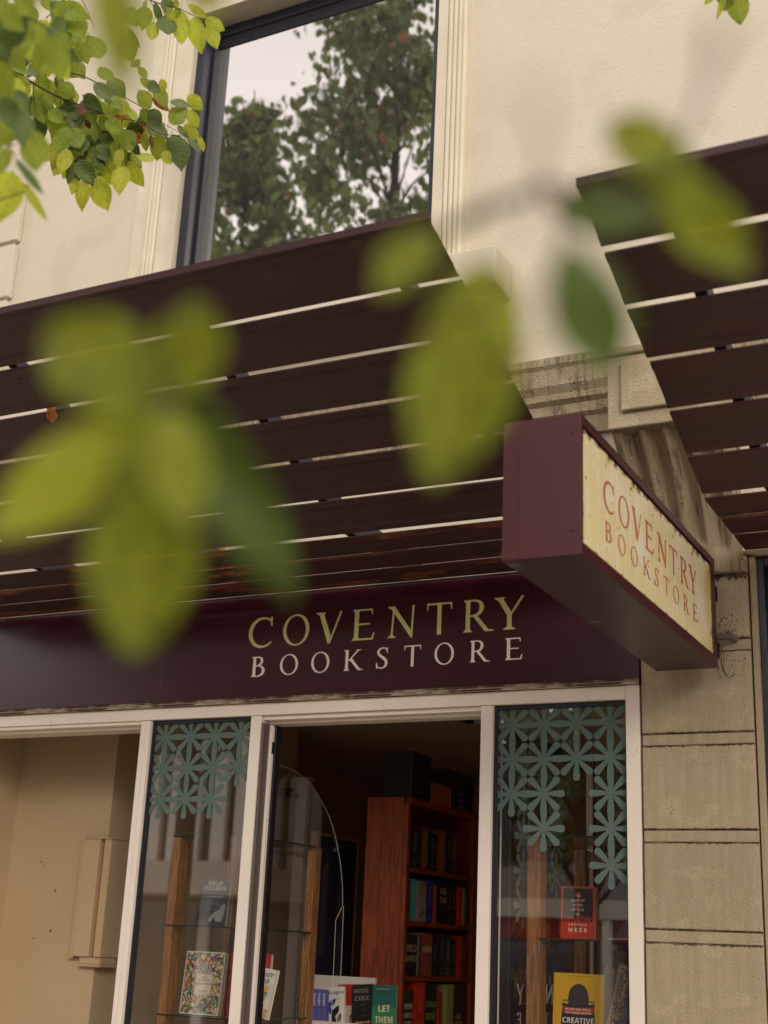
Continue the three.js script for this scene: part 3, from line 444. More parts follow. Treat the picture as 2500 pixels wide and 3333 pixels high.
// ---------------------------------------------------------------- the next shop along, at the right edge
{
  const n = thing('neighbouring_shopfront', 'dark fascia and pale panel of the next shop at the right edge', 'shopfront');
  mesh('reveal', bx(-1.0435, -1.022, 0, 3.12, -0.15, -0.045, 0.002), M.stone, n);
  mesh('dark_frame', [bx(-1.0215, -0.995, 0, 3.12, -0.15, -0.075, 0.003), bx(-0.9945, 2.2, 2.63, 2.672, -0.15, -0.07, 0.003), bx(-0.9945, 2.2, 3.09, 3.12, -0.15, -0.075, 0.003)], M.frameBlue, n);
  mesh('fascia_panel', bx(-0.9945, 2.2, 2.673, 3.0895, -0.15, -0.12), M.gasket, n);
  const w = mesh('window_frame', [bx(-0.9945, -0.972, 0, 2.6295, -0.15, -0.085, 0.003), bx(-0.9715, 2.2, 2.6, 2.6295, -0.15, -0.086, 0.003)], M.grimy, n);
  mesh('white_panel', bx(-0.9715, 2.2, 0, 2.599, -0.15, -0.11), M.white, w);
}

// ---------------------------------------------------------------- inside the left bay
{
  const b = thing('wall_cabinet', 'cream boxed cabinet wrapped round the wall corner inside the left bay', 'cabinet', [-4.44, 1.51, -0.6]);
  mesh('case', [bx(-0.115, -0.012, 0.012, 0.58, 0.001, 0.045, 0.004), bx(0.016, 0.06, 0.012, 0.58, -0.25, 0.044, 0.004)], M.plaster, b);
  mesh('edging', [bx(-0.145, -0.117, 0.0, 0.6, 0.001, 0.03, 0.006)], M.plaster, b); mesh('slot', bx(-0.0115, 0.0155, 0.014, 0.578, 0.001, 0.012), M.caseWood, b);
  mesh('lid', [bx(-0.118, 0.063, 0.581, 0.587, 0.0012, 0.047, 0.002), bx(0.0005, 0.063, 0.581, 0.587, -0.25, 0.0011, 0.002)], M.plaster, b);
  mesh('foot_block', [bx(-0.075, 0.055, -0.022, 0.0105, -0.1, 0.033, 0.004), bx(-0.077, 0.057, -0.034, -0.0225, -0.102, 0.035, 0.003)], M.plaster, b);
}

// ---------------------------------------------------------------- display units behind the windows
const wire = (pts, r) => tube(pts, r, 12, 6);
function displayUnit(label, x0, x1, posts, rails, shelves) {
  const d = thing('display_unit', label, 'shelving');
  for (const [a, b, z0, z1, holes] of posts) {
    const p = mesh('upright', bx(a, b, 0.02, 2.07, z0, z1, 0.003), M.pine, d);
    const hs = []; for (let k = 0; k < 22; k++) for (const [hx, hz, ry] of holes) { const c = new THREE.CircleGeometry(0.0032, 8); c.rotateY(ry); c.translate(hx, 1.02 + k * 0.041 + 0.013, hz); hs.push(uvBox(c)); }
    if (hs.length) mesh('peg_hole', hs, M.black, p);
  }
  for (const g of rails) mesh('rail', g, M.pine, d);
  for (const y of shelves) { const s = mesh('glass_shelf', bx(x0, x1, y - 0.006, y, -0.745, -0.195), M.shelfGlass, d); mesh('edge', [bx(x0, x1, y - 0.006, y, -0.1945, -0.1935), bx(x1 + 0.0005, x1 + 0.0015, y - 0.006, y, -0.745, -0.195)], M.glassEdge, s); mesh('shelf_peg', [bx(x0 + 0.02, x0 + 0.035, y - 0.014, y - 0.0065, -0.24, -0.21, 0.002), bx(x1 - 0.035, x1 - 0.02, y - 0.014, y - 0.0065, -0.735, -0.71, 0.002)], M.greyMetal, s); }
  return d;
}
displayUnit('pine and glass display shelves behind the left hand window', -3.745, -3.30,
  [[-3.745, -3.703, -0.27, -0.197, [[-3.7025, -0.235, Math.PI / 2]]], [-3.80, -3.752, -0.80, -0.747, []], [-3.345, -3.302, -0.81, -0.747, [[-3.323, -0.7465, 0]]], [-3.36, -3.31, -0.27, -0.197, []]],
  [], [2.076, 1.683, 1.306]);
displayUnit('pine and glass display shelves behind the right hand window', -1.95, -1.44,
  [[-2.004, -1.948, -0.27, -0.197, [[-1.9475, -0.235, Math.PI / 2]]], [-2.0, -1.945, -0.80, -0.747, []], [-1.50, -1.45, -0.81, -0.747, []]],
  [bx(-1.944, -1.51, 1.99, 2.06, -0.79, -0.755, 0.003)], [2.078, 1.687, 1.303]);

function canvasTex(w, h, draw) {
  const c = document.createElement('canvas'); c.width = w; c.height = h; const x = c.getContext('2d'); draw(x, w, h);
  const t = new THREE.CanvasTexture(c); t.colorSpace = THREE.SRGBColorSpace; t.magFilter = THREE.LinearFilter; return t;
}
const centred = (x, lines) => { x.textAlign = 'center'; x.textBaseline = 'middle'; for (const [s, px, py, font, col, sx = 1] of lines) { x.save(); x.translate(px, py); x.scale(sx, 1); x.font = font; x.fillStyle = col; x.fillText(s, 0, 0); x.restore(); } };
// a book standing on its foot: local x across, y up, +z the front cover, spine on the left
function book(label, w, h, t, pos, rot, colour, front, spine, group) {
  const b = thing('book', label, 'book', pos, group); b.rotation.set(...rot);
  const cm = std({ color: new THREE.Color(colour), roughness: 0.45 });
  mesh('cover', [bx(-w / 2, w / 2, 0, h, t - 0.0018, t), bx(-w / 2, w / 2, 0, h, 0, 0.0018), bx(-w / 2, -w / 2 + 0.0018, 0, h, 0.00185, t - 0.00185)], cm, b);
  mesh('pages', bx(-w / 2 + 0.0019, w / 2 - 0.003, 0.002, h - 0.002, 0.0019, t - 0.0019), M.pages, b);
  if (front) { const g = new THREE.PlaneGeometry(w, h); g.translate(0, h / 2, t + 0.0004); mesh('front_print', g, std({ map: front, roughness: 0.35 }), b); }
  if (spine) { const g = new THREE.PlaneGeometry(t, h); g.rotateY(-Math.PI / 2); g.translate(-w / 2 - 0.0004, h / 2, t / 2); mesh('spine_print', g, std({ map: spine, roughness: 0.4 }), b); }
  return b;
}
const SERIF = 'serif', SANS = 'sans-serif';
// left window
book('dark slate paperback with pale serif lettering on the middle glass shelf of the left window', 0.152, 0.208, 0.03, [-3.553, 1.6835, -0.30], [-0.1, 0.02, 0], 0x2c3440, canvasTex(320, 440, (x, w, h) => {
  x.fillStyle = '#40464a'; x.fillRect(0, 0, w, h); x.fillStyle = '#2e3236'; x.fillRect(0, 300, w, 140);
  for (let i = 0; i < 900; i++) { x.fillStyle = `rgba(${150 + rr(-30, 30)},${160 + rr(-30, 30)},${165},${rr(0.03, 0.12)})`; x.fillRect(rr(0, w), rr(0, h), rr(1, 14), rr(1, 5)); }
  x.fillStyle = '#8c8f80'; x.beginPath(); x.moveTo(120, 400); x.quadraticCurveTo(150, 320, 240, 290); x.quadraticCurveTo(270, 220, 300, 240); x.quadraticCurveTo(310, 330, 270, 400); x.closePath(); x.fill();
  x.fillStyle = '#1a2028'; x.beginPath(); x.moveTo(165, 400); x.lineTo(188, 362); x.lineTo(212, 400); x.fill();
  centred(x, [['PHILIP', 162, 45, `50px ${SERIF}`, '#d8d3c4'], ['PULLMAN', 162, 92, `50px ${SERIF}`, '#d8d3c4'], ['HIS DARK MATERIALS', 160, 172, `bold 20px ${SANS}`, '#bdbcae'], ['NORTHERN LIGHTS', 160, 200, `15px ${SANS}`, '#a5a79c'], ['THE SUBTLE KNIFE', 160, 219, `15px ${SANS}`, '#a5a79c'], ['THE AMBER SPYGLASS', 160, 238, `15px ${SANS}`, '#a5a79c']]);
}));
book('patterned hardback with a cream title panel on the left window\'s lower glass shelf', 0.205, 0.266, 0.03, [-3.578, 1.3065, -0.30], [-0.1, 0.02, 0], 0xb59a5c, canvasTex(420, 560, (x, w, h) => {
  x.fillStyle = '#b9b29a'; x.fillRect(0, 0, w, h);
  const pal = ['#6f8a3c', '#24528c', '#b03a2c', '#e0d4a0', '#c09a34', '#50413a', '#c05a50', '#2f6a38', '#e8d8b0', '#4f8aa0'];
  for (let i = 0; i < 900; i++) { x.save(); x.translate(rr(0, w), rr(0, h)); x.rotate(rr(0, 6.3)); x.fillStyle = pick(pal); x.globalAlpha = rr(0.7, 1); x.beginPath(); x.ellipse(0, 0, rr(6, 26), rr(5, 15), 0, 0, 7); x.fill(); x.restore(); }
  for (const [cx, cy, n] of [[230, 150, 7], [70, 420, 6]]) for (let a = 0; a < n; a++) for (let b = 0; b < 5; b++) { x.fillStyle = (a + b) % 2 ? '#1d1c1c' : '#ded6c4'; x.save(); x.transform(1, 0.15, -0.5, 0.7, cx, cy); x.fillRect((a - n / 2) * 17, (b - 2.5) * 17, 17, 17); x.restore(); }
  x.strokeStyle = '#efe6cf'; x.lineWidth = 9; x.strokeRect(4, 4, w - 8, h - 8);
  x.fillStyle = '#ded4b8'; x.fillRect(130, 195, 180, 195); x.strokeStyle = '#5d5238'; x.lineWidth = 3; x.strokeRect(138, 203, 164, 179);
  centred(x, [["ALICE'S", 220, 252, `bold 32px ${SERIF}`, '#57503c'], ['ADVENTURES', 220, 288, `bold 25px ${SERIF}`, '#57503c']]);
  for (let k = 0; k < 3; k++) { x.fillStyle = '#7b7258'; x.fillRect(185 + k * 6, 220 + k * 7, 70 - k * 12, 3); x.fillRect(180, 345 + k * 8, 80, 3); }
}));
book('red book at the back of the left window\'s lower shelf, partly behind the mullion', 0.22, 0.268, 0.025, [-3.535, 1.3065, -0.62], [-0.05, 0, 0], 0xa0242c, canvasTex(220, 268, (x, w, h) => { x.fillStyle = '#b02a30'; x.fillRect(0, 0, w, h); centred(x, [['h', 60, 70, `bold 90px ${SANS}`, '#d8a8a0']]); x.fillStyle = '#c8605c'; for (let k = 0; k < 4; k++) x.fillRect(140, 20 + k * 9, 60, 4); }));
book('white illustrated paperback turned sideways on the lower shelf, seen just past the door jamb', 0.15, 0.212, 0.026, [-3.365, 1.3065, -0.415], [-0.12, -0.12, -0.13], 0xd8d2c2, canvasTex(300, 424, (x, w, h) => {
  x.fillStyle = '#ddd8c8'; x.fillRect(0, 0, w, h); x.fillStyle = '#c5d0c4'; x.fillRect(0, 120, w, 120);
  for (let i = 0; i < 60; i++) { x.fillStyle = pick(['#a8642e', '#c88a48', '#8a4a2a', '#d8b070', '#7a8a58']); x.beginPath(); x.ellipse(rr(60, 240), rr(190, 340), rr(6, 26), rr(6, 22), rr(0, 3), 0, 7); x.fill(); }
  for (let j = 0; j < 4; j++) for (let i = 0; i < 6; i++) { x.fillStyle = (i + j) % 2 ? '#b8874a' : '#c79a5c'; x.fillRect(i * 52 - (j % 2) * 20, 340 + j * 22, 49, 19); }
  x.fillStyle = '#d8a848'; x.beginPath(); x.arc(235, 165, 26, 0, 7); x.fill();
  x.save(); x.transform(1, -0.05, -0.2, 1, 30, 0); centred(x, [["Charlotte's", 150, 60, `italic bold 58px ${SERIF}`, '#2c2622', 0.95], ['Web', 170, 116, `italic bold 58px ${SERIF}`, '#2c2622']]); x.restore();
}));
// right window
book('red bordered black paperback on the upper glass shelf of the right window', 0.14, 0.2, 0.028, [-1.815, 1.6875, -0.285], [-0.08, 0, 0], 0xb0281c, canvasTex(320, 456, (x, w, h) => {
  x.fillStyle = '#c13a26'; x.fillRect(0, 0, w, h); x.fillStyle = '#1b1718'; x.fillRect(18, 16, w - 36, 300);
  const g = ['#c13a26']; x.fillStyle = g[0]; for (let i = 0; i < 420; i++) x.fillRect(rr(18, w - 18), 316 - Math.pow(rnd(), 3) * 60, rr(3, 14), rr(2, 8));
  x.fillStyle = '#a8261c'; x.fillRect(152, 62, 22, 250); x.beginPath(); x.ellipse(160, 58, 22, 12, 0, 0, 7); x.fill(); x.beginPath(); x.moveTo(152, 312); x.lineTo(174, 312); x.lineTo(166, 372); x.fill(); x.fillStyle = '#151112'; x.fillRect(154, 330, 16, 38);
  const f = `31px ${SANS}`, c = '#eadfc6';
  centred(x, [['THE', 160, 84, f, c], ['KNIFE OF', 160, 124, f, c], ['NEVER', 160, 164, f, c], ['LETTING', 160, 204, f, c], ['GO', 160, 244, f, c], ['P A T R I C K', 160, 334, `bold 27px ${SANS}`, c, 1.15], ['N E S S', 160, 380, `bold 48px ${SANS}`, c, 1.15]]);
}));
book('dark teal and black illustrated book at the right end of the upper glass shelf', 0.2, 0.25, 0.022, [-1.592, 1.6875, -0.285], [-0.08, -0.05, 0], 0x16181c, canvasTex(320, 400, (x, w, h) => {
  x.fillStyle = '#1c1a20'; x.fillRect(0, 0, w, h); x.fillStyle = '#1d4650'; x.beginPath(); x.moveTo(20, 385); x.quadraticCurveTo(110, 330, 150, 170); x.quadraticCurveTo(190, 30, 260, 10); x.lineTo(320, 10); x.lineTo(320, 385); x.fill();
  for (let i = 0; i < 500; i++) { x.fillStyle = pick(['#8fb4b0', '#2c6a70', '#c0806a', '#4a8a80']); x.globalAlpha = rr(0.2, 0.8); x.fillRect(rr(30, 320), rr(20, 385), rr(1, 6), rr(1, 4)); } x.globalAlpha = 1;
  x.fillStyle = '#c8b89a'; x.fillRect(0, 388, w, 6); x.fillStyle = '#b8a88c'; x.beginPath(); x.ellipse(230, 300, 12, 26, 0, 0, 7); x.fill(); x.fillStyle = '#7a8ea0'; x.fillRect(214, 322, 34, 22); x.fillStyle = '#c8a088'; x.fillRect(220, 344, 8, 32); x.fillRect(234, 344, 8, 32);
}));
book('yellow book with a large dark shape and hand drawn lettering, low in the right window', 0.2, 0.256, 0.025, [-1.818, 1.3035, -0.285], [-0.08, 0.03, 0], 0xd0a012, canvasTex(400, 512, (x, w, h) => {
  x.fillStyle = '#d9a81a'; x.fillRect(0, 0, w, h); x.fillStyle = '#6a5420'; x.font = `14px ${SANS}`; x.textAlign = 'center'; x.fillText('A CREATIVE WRITING BOOK', 200, 24);
  x.fillStyle = '#3a3336'; x.beginPath(); x.moveTo(120, 235); x.quadraticCurveTo(110, 85, 205, 75); x.quadraticCurveTo(295, 85, 285, 235); x.fill(); // plain dark mound
  x.fillStyle = '#3a6464'; x.fillRect(78, 196, 50, 12); x.fillRect(280, 200, 56, 12);
  x.fillStyle = '#2c2629'; x.beginPath(); x.moveTo(70, 220); x.quadraticCurveTo(200, 245, 335, 220); x.lineTo(330, 250); x.lineTo(76, 250); x.fill(); x.fillStyle = '#1d2c36'; x.beginPath(); x.moveTo(76, 240); x.lineTo(330, 240); x.lineTo(350, 512); x.lineTo(56, 512); x.fill();
  x.fillStyle = '#a83428'; x.beginPath(); x.moveTo(78, 242); x.quadraticCurveTo(200, 262, 328, 242); x.lineTo(328, 292); x.quadraticCurveTo(200, 312, 80, 292); x.fill();
  centred(x, [['80 TIPS AND TRICKS', 203, 265, `bold 22px ${SANS}`, '#eadfc0'], ['FOR YOUNG WRITERS', 203, 289, `bold 21px ${SANS}`, '#eadfc0'], ['CREATIVE', 203, 345, `bold 56px ${SANS}`, '#ece4cc'], ['WRITING', 203, 402, `bold 60px ${SANS}`, '#ece4cc']]);
  for (let i = 0; i < 40; i++) { x.fillStyle = pick(['#ece4cc', '#d9a81a', '#a83428']); x.beginPath(); x.arc(rr(70, 340), rr(310, 500), rr(1, 3), 0, 7); x.fill(); }
}));
book('black book with ornate gold border, leaning at the lower right of the right window', 0.2, 0.29, 0.03, [-1.625, 1.3035, -0.3], [-0.12, 0.05, -0.2], 0x17141c, canvasTex(400, 580, (x, w, h) => {
  x.fillStyle = '#1b1720'; x.fillRect(0, 0, w, h); x.strokeStyle = '#d09840'; x.lineWidth = 5; x.strokeRect(18, 18, w - 36, h - 36); x.strokeRect(28, 28, w - 56, h - 56); x.lineWidth = 3;
  for (let i = 0; i < 520; i++) { const px = rr(34, w - 34), py = rr(34, h - 34); if (px > 110 && px < w - 70 && py > 150) continue; x.strokeStyle = pick(['#d09840', '#a87430', '#e0a858']); x.beginPath(); const r = rr(5, 14), a = rr(0, 6); x.arc(px, py, r, a, a + rr(2, 4.5)); x.stroke(); }
  x.fillStyle = '#1b1720'; x.fillRect(86, 60, 240, 64); centred(x, [['A NA', 150, 92, `50px ${SERIF}`, '#c89048']]);
  x.fillStyle = '#3a3c4a'; x.beginPath(); x.moveTo(120, 330); x.lineTo(230, 190); x.lineTo(340, 330); x.lineTo(230, 480); x.fill(); x.fillStyle = '#8a8a4a'; x.beginPath(); x.ellipse(262, 250, 48, 62, 0.4, 0, 7); x.fill(); x.fillStyle = '#b07a30'; x.beginPath(); x.ellipse(240, 390, 56, 40, -0.5, 0, 7); x.fill();
}));

// ---------------------------------------------------------------- inside the doorway
{
  const st = thing('book_stand', 'pale display stand holding slanted books just inside the doorway', 'stand', [-3.3, 0, -1.08]);
  mesh('back_panel', bx(-0.19, 0.18, 0.02, 1.488, -0.02, 0, 0.004), M.white2, st);
  mesh('ledge', bx(-0.16, 0.36, 1.235, 1.253, 0.0005, 0.14, 0.003), M.white2, st);
  mesh('ledge_lip', bx(-0.16, 0.36, 1.24, 1.285, 0.141, 0.148, 0.003), M.white2, st);
  const sp = canvasTex(40, 400, (x) => { x.fillStyle = '#5c5a9a'; x.fillRect(0, 0, 40, 400); x.save(); x.translate(20, 110); x.rotate(Math.PI / 2); centred(x, [['Strangers', 0, 0, `bold 30px ${SANS}`, '#d8d0d8']]); x.restore(); x.fillStyle = '#45437c'; x.fillRect(0, 200, 40, 8); });
  // a row of the same purple book, spines out
  let src;
  for (let k = 0; k < 5; k++) {
    const pos = [-3.425 + k * 0.0262, 1.2535, -1.0], ord = ['leftmost', 'second', 'third', 'fourth', 'rightmost'][k], lab = `${ord} of five purple spined books in a row on the pale stand`;
    let b; if (!src) b = src = book(lab, 0.13, 0.165 + 0.0, 0.024, pos, [-0.1, Math.PI / 2, 0], 0x5a5890, null, sp, 'purple spined books on the stand');
    else { b = src.clone(); b.name = numbered('book'); scene.add(b); b.position.set(...pos); b.userData.label = lab; }
    b.rotation.set(-0.0, Math.PI / 2 + 0.0, 0); b.rotation.order = 'ZXY'; b.rotation.z = 0.12; b.rotation.x = -0.12;
  }
  book('white cover with blue leaf shapes in front of the purple row on the stand', 0.095, 0.185, 0.02, [-3.268, 1.2535, -0.985], [-0.12, 0.1, 0.12], 0xd8cfc4, canvasTex(200, 380, (x, w, h) => { x.fillStyle = '#d9cfc2'; x.fillRect(0, 0, w, h); x.font = `bold 44px ${SANS}`; x.fillStyle = '#3a3a78'; x.textAlign = 'center'; x.fillText('Strangers', 104, 66, 186); for (const [px, py, a, c, s] of [[70, 150, 0.8, '#2a3a8a', 1], [60, 220, -0.7, '#2a3a8a', 1], [110, 230, 0.6, '#181420', 1.2], [90, 300, -0.4, '#181420', 1], [150, 290, 0.2, '#181420', 0.8]]) { x.save(); x.translate(px, py); x.rotate(a); x.scale(s, s); x.fillStyle = c; x.beginPath(); x.moveTo(-8, 60); x.quadraticCurveTo(-50, 0, 0, -60); x.quadraticCurveTo(50, 0, -8, 60); x.fill(); x.restore(); } x.fillStyle = '#8a7a70'; x.fillRect(120, 110, 50, 5); x.fillRect(130, 140, 40, 5); }));
  book('red topped book between the white cover and the black cover on the stand', 0.12, 0.2, 0.018, [-3.225, 1.2535, -1.03], [-0.12, 0, 0.06], 0xa82820, canvasTex(200, 340, (x, w, h) => { x.fillStyle = '#a8281e'; x.fillRect(0, 0, w, h); x.fillStyle = '#c8a89c'; x.fillRect(0, 165, w, 175); x.fillStyle = '#3a2420'; x.beginPath(); x.ellipse(150, 270, 34, 46, 0, 0, 7); x.fill(); x.fillStyle = '#b08470'; x.beginPath(); x.ellipse(140, 285, 20, 30, 0, 0, 7); x.fill(); }));
  book('black cover with grey capitals and an arrow, on the stand', 0.115, 0.204, 0.022, [-3.13, 1.2535, -1.01], [-0.12, 0, 0.1], 0x141214, canvasTex(240, 420, (x, w, h) => { x.fillStyle = '#171517'; x.fillRect(0, 0, w, h); centred(x, [['HOTEL', 104, 60, `bold 50px ${SERIF}`, '#8c8078'], ['EXILE', 110, 130, `bold 54px ${SERIF}`, '#8c8078'], ['PARIS', 130, 190, `24px ${SERIF}`, '#6a605c'], ['IN THE', 135, 240, `22px ${SERIF}`, '#6a605c'], ['WAR', 140, 290, `24px ${SERIF}`, '#6a605c']]); x.fillStyle = '#c08848'; x.fillRect(60, 345, 120, 10); x.beginPath(); x.moveTo(180, 332); x.lineTo(205, 350); x.lineTo(180, 368); x.fill(); x.beginPath(); x.moveTo(50, 335); x.lineTo(85, 350); x.lineTo(50, 365); x.fill(); }));
  book('green book with bold cream lettering at the right end of the stand', 0.118, 0.205, 0.026, [-3.022, 1.2535, -1.01], [-0.12, 0.16, 0.06], 0x0f5048, canvasTex(240, 420, (x, w, h) => { x.fillStyle = '#0f5a4e'; x.fillRect(0, 0, w, h); x.fillStyle = '#2c7a50'; x.fillRect(0, 200, w, 220); x.fillStyle = '#a8a060'; x.fillRect(30, 34, 150, 5); x.fillStyle = '#0a3a38'; x.fillRect(40, 56, 170, 6); x.fillRect(40, 74, 160, 6); centred(x, [['THE', 105, 140, `bold 36px ${SANS}`, '#2a3a30'], ['LET', 120, 215, `bold 84px ${SANS}`, '#e0d2a2', 0.9], ['THEM', 124, 318, `bold 84px ${SANS}`, '#e0d2a2', 0.8], ['THEORY', 130, 385, `bold 30px ${SANS}`, '#2a3a30']]); }), canvasTex(40, 400, (x) => { x.fillStyle = '#127062'; x.fillRect(0, 0, 40, 400); x.save(); x.translate(20, 150); x.rotate(Math.PI / 2); centred(x, [['LET THEM', 0, 0, `bold 28px ${SANS}`, '#cfd8c0']]); x.restore(); }));

  // bookcase, its side to the street and its shelves facing right
  const bc = thing('bookcase', 'tall red-brown wooden bookcase seen side-on through the doorway', 'bookcase', [-3.2, 0, -1.75]);
  const D = 0.45, Xl = -0.12, Xr = 0.118;
  const sp1 = mesh('side_panel', bx(Xl + 0.001, Xr - 0.026, 0.05, 2.374, D - 0.02, D - 0.001), M.caseWood, bc);
  for (const [a, b] of [[Xl, Xl + 0.022], [Xl + 0.0235, Xl + 0.088], [Xl + 0.0895, Xl + 0.148], [Xl + 0.1495, Xl + 0.211]]) mesh('stave', bx(a, b, 0.05, 2.375, D - 0.0005, D + 0.0005 + rr(0, 0.0012), 0.0005), M.caseWood, sp1);
  mesh('side_panel', bx(Xl, Xr - 0.026, 0.05, 2.374, -D, -D + 0.02), M.caseWood, bc);
  mesh('face_stile', [bx(Xr - 0.0255, Xr, 0.05, 2.345, D - 0.03, D + 0.001, 0.002), bx(Xr - 0.0255, Xr, 0.05, 2.345, -D, -D + 0.045, 0.002)], M.caseWood, bc);
  mesh('back_panel', bx(Xl, Xl + 0.006, 0.05, 2.34, -D + 0.021, D - 0.021), M.caseWood, bc);
  mesh('top_board', bx(Xl, Xr + 0.002, 2.3455, 2.376, -D - 0.002, D - 0.0205, 0.002), M.caseWood, bc);
  for (const y of [2.03, 1.766, 1.5, 1.235, 0.97, 0.7, 0.4]) mesh('shelf', bx(Xl + 0.0065, Xr - 0.002, y - 0.024, y, -D + 0.0205, D - 0.031, 0.002), M.caseWood, bc);
  // books on the shelves: [from z, to z, height, colour, what, print]
  const dark = (draw) => canvasTex(120, 180, draw);
  const lines = (bg, arr) => dark((x, w, h) => { x.fillStyle = bg; x.fillRect(0, 0, w, h); for (let i = 0; i < 30; i++) { x.fillStyle = pick(['#00000040', '#80604040']); x.fillRect(rr(0, w), rr(0, h), rr(4, 30), rr(3, 20)); } centred(x, arr); });
  const spines = {};
  const rows = [
    [2.03, 'top shelf', [[-1.345, -1.47, 0.2, 0x1c1614, 'dark thick book'], [-1.48, -1.56, 0.21, 0x6a4630, 'brown book with a mottled cover'], [-1.575, -1.67, 0.19, 0x16120f, 'black book'], [-1.68, -1.78, 0.215, 0x744a30, 'tawny book'], [-1.79, -1.86, 0.2, 0x1c1614, 'slim black book'], [-1.87, -1.93, 0.205, 0x5a3a2a, 'dull brown book']]],
    [1.766, 'second shelf', [[-1.333, -1.366, 0.2, 0x3a1c1a, 'thin dark red spine'], [-1.37, -1.437, 0.205, 0x4a8a8c, 'teal spine'], [-1.445, -1.555, 0.2, 0xb09a90, 'pale red and white cover', lines('#a89488', [['', 0, 0, '9px serif', '#000']])], [-1.557, -1.643, 0.21, 0x2c3478, 'dark blue spine'], [-1.646, -1.681, 0.19, 0xc2552c, 'orange spine'], [-1.708, -1.826, 0.212, 0x191715, 'black cover with pale lettering', lines('#191715', [['AND', 60, 40, `bold 40px ${SANS}`, '#b8a888'], ['THEN', 60, 80, `bold 36px ${SANS}`, '#b8a888']])], [-1.83, -1.882, 0.2, 0x241c18, 'brownish black spine'], [-1.886, -1.94, 0.2, 0x2a2018, 'dark olive spine'], [-1.97, -2.016, 0.2, 0xc03a22, 'bright red spine'], [-2.028, -2.06, 0.195, 0x8a7a5a, 'buff spine'], [-2.063, -2.097, 0.19, 0x3a2c22, 'dark brown spine']]],
    [1.5, 'third shelf', [[-1.337, -1.466, 0.2, 0x1e1814, 'dark cover with large buff capitals', lines('#1e1814', [['WILD', 60, 60, `bold 44px ${SANS}`, '#c8a878'], ['GAMES', 60, 105, `bold 38px ${SANS}`, '#c8a878']])], [-1.47, -1.49, 0.205, 0x807468, 'thin grey spine'], [-1.493, -1.519, 0.2, 0x2a2624, 'thin black spine'], [-1.527, -1.648, 0.21, 0x9a4a28, 'rust coloured cover', lines('#9a4a28', [['PAPER', 60, 70, `bold 36px ${SANS}`, '#e0c898']])], [-1.66, -1.72, 0.18, 0x141214, 'squat black spine'], [-1.74, -1.81, 0.215, 0x2c1c16, 'dark spine with dotted lettering'], [-1.815, -1.885, 0.21, 0x2a3c22, 'dark green and orange spine'], [-1.895, -1.95, 0.19, 0x1c1818, 'near black spine'], [-1.99, -2.036, 0.21, 0xa83422, 'red topped spine'], [-2.038, -2.066, 0.2, 0x4a3024, 'brown spine'], [-2.068, -2.095, 0.2, 0x6a3a26, 'reddish brown spine']]],
    [1.235, 'fourth shelf', [[-1.333, -1.443, 0.2, 0x3a2c20, 'brown cover with white capitals', lines('#3a2c20', [['WHEN', 60, 70, `bold 34px ${SANS}`, '#d8ccb8'], ["PARTY'S", 60, 110, `bold 28px ${SANS}`, '#d8ccb8'], ['OVER', 60, 145, `bold 34px ${SANS}`, '#d8ccb8']])], [-1.479, -1.578, 0.235, 0xb03020, 'tall red spine'], [-1.582, -1.727, 0.23, 0x2c3028, 'dark cover with lime lettering', lines('#23261f', [['CURSED', 60, 80, `bold 29px ${SANS}`, '#9ab840'], ['ROAD', 60, 125, `bold 36px ${SANS}`, '#9ab840']])], [-1.732, -1.76, 0.2, 0xb8462a, 'orange red spine'], [-1.763, -1.79, 0.19, 0x8a2c20, 'slim crimson spine'], [-1.847, -1.936, 0.225, 0x8a8a50, 'yellow green striped spine'], [-1.94, -2.10, 0.225, 0x5a3426, 'brown cover with a face in shadow', lines('#4a2c22', [['', 0, 0, '9px serif', '#000'], ['ANT', 50, 130, `bold 30px ${SANS}`, '#d8b070'], ['KNOW', 52, 158, `bold 26px ${SANS}`, '#d8b070']])]]],
  ];
  for (const [y, row, list] of rows) for (let [z0, z1, hh, col, what, print] of list) {
    const t = Math.abs(z1 - z0), dep = 0.13; let b; { const c = new THREE.Color(col), k = c.getHSL({}); col = c.setHSL(k.h, Math.min(1, k.s * 1.25), Math.min(0.7, k.l * 1.5)).getHex(); }
    const spine = print || (spines[col] ??= canvasTex(32, 160, (x) => { const c = new THREE.Color(col), l = c.getHSL({}).l; x.fillStyle = '#' + c.getHexString(); x.fillRect(0, 0, 32, 160); const k = l > 0.35 ? '#2a1c14' : '#b8a080'; for (let i = 0; i < 9; i++) { x.fillStyle = k; x.globalAlpha = 0.65; x.fillRect(8 + rr(0, 3), 20 + i * 9 + rr(0, 2), rr(8, 16), 5); } x.globalAlpha = 0.6; x.fillRect(6, 130, 20, 3); x.fillRect(10, 142, 10, 8); }));
    b = book(`${what} on the ${row} of the tall bookcase`, dep, hh, t - 0.002, [-3.088 - dep / 2, y + 0.001, z1], [0, 0, 0], col, null, null);
    const g = new THREE.PlaneGeometry(t - 0.002, hh); g.rotateY(Math.PI / 2); g.translate(dep / 2 + 0.0012, hh / 2, (t - 0.002) / 2); mesh('spine_print', g, std({ map: spine, roughness: 0.85 }), b);
    const sg = bx(dep / 2 - 0.002, dep / 2 + 0.0006, 0, hh, 0.0019, t - 0.0039); mesh('spine', sg, std({ color: new THREE.Color(col), roughness: 0.85 }), b);
  }
  // on top of the bookcase
  const ls = thing('loudspeaker', 'black loudspeaker standing on top of the tall bookcase', 'loudspeaker', [-3.16, 2.3765, -1.43]);
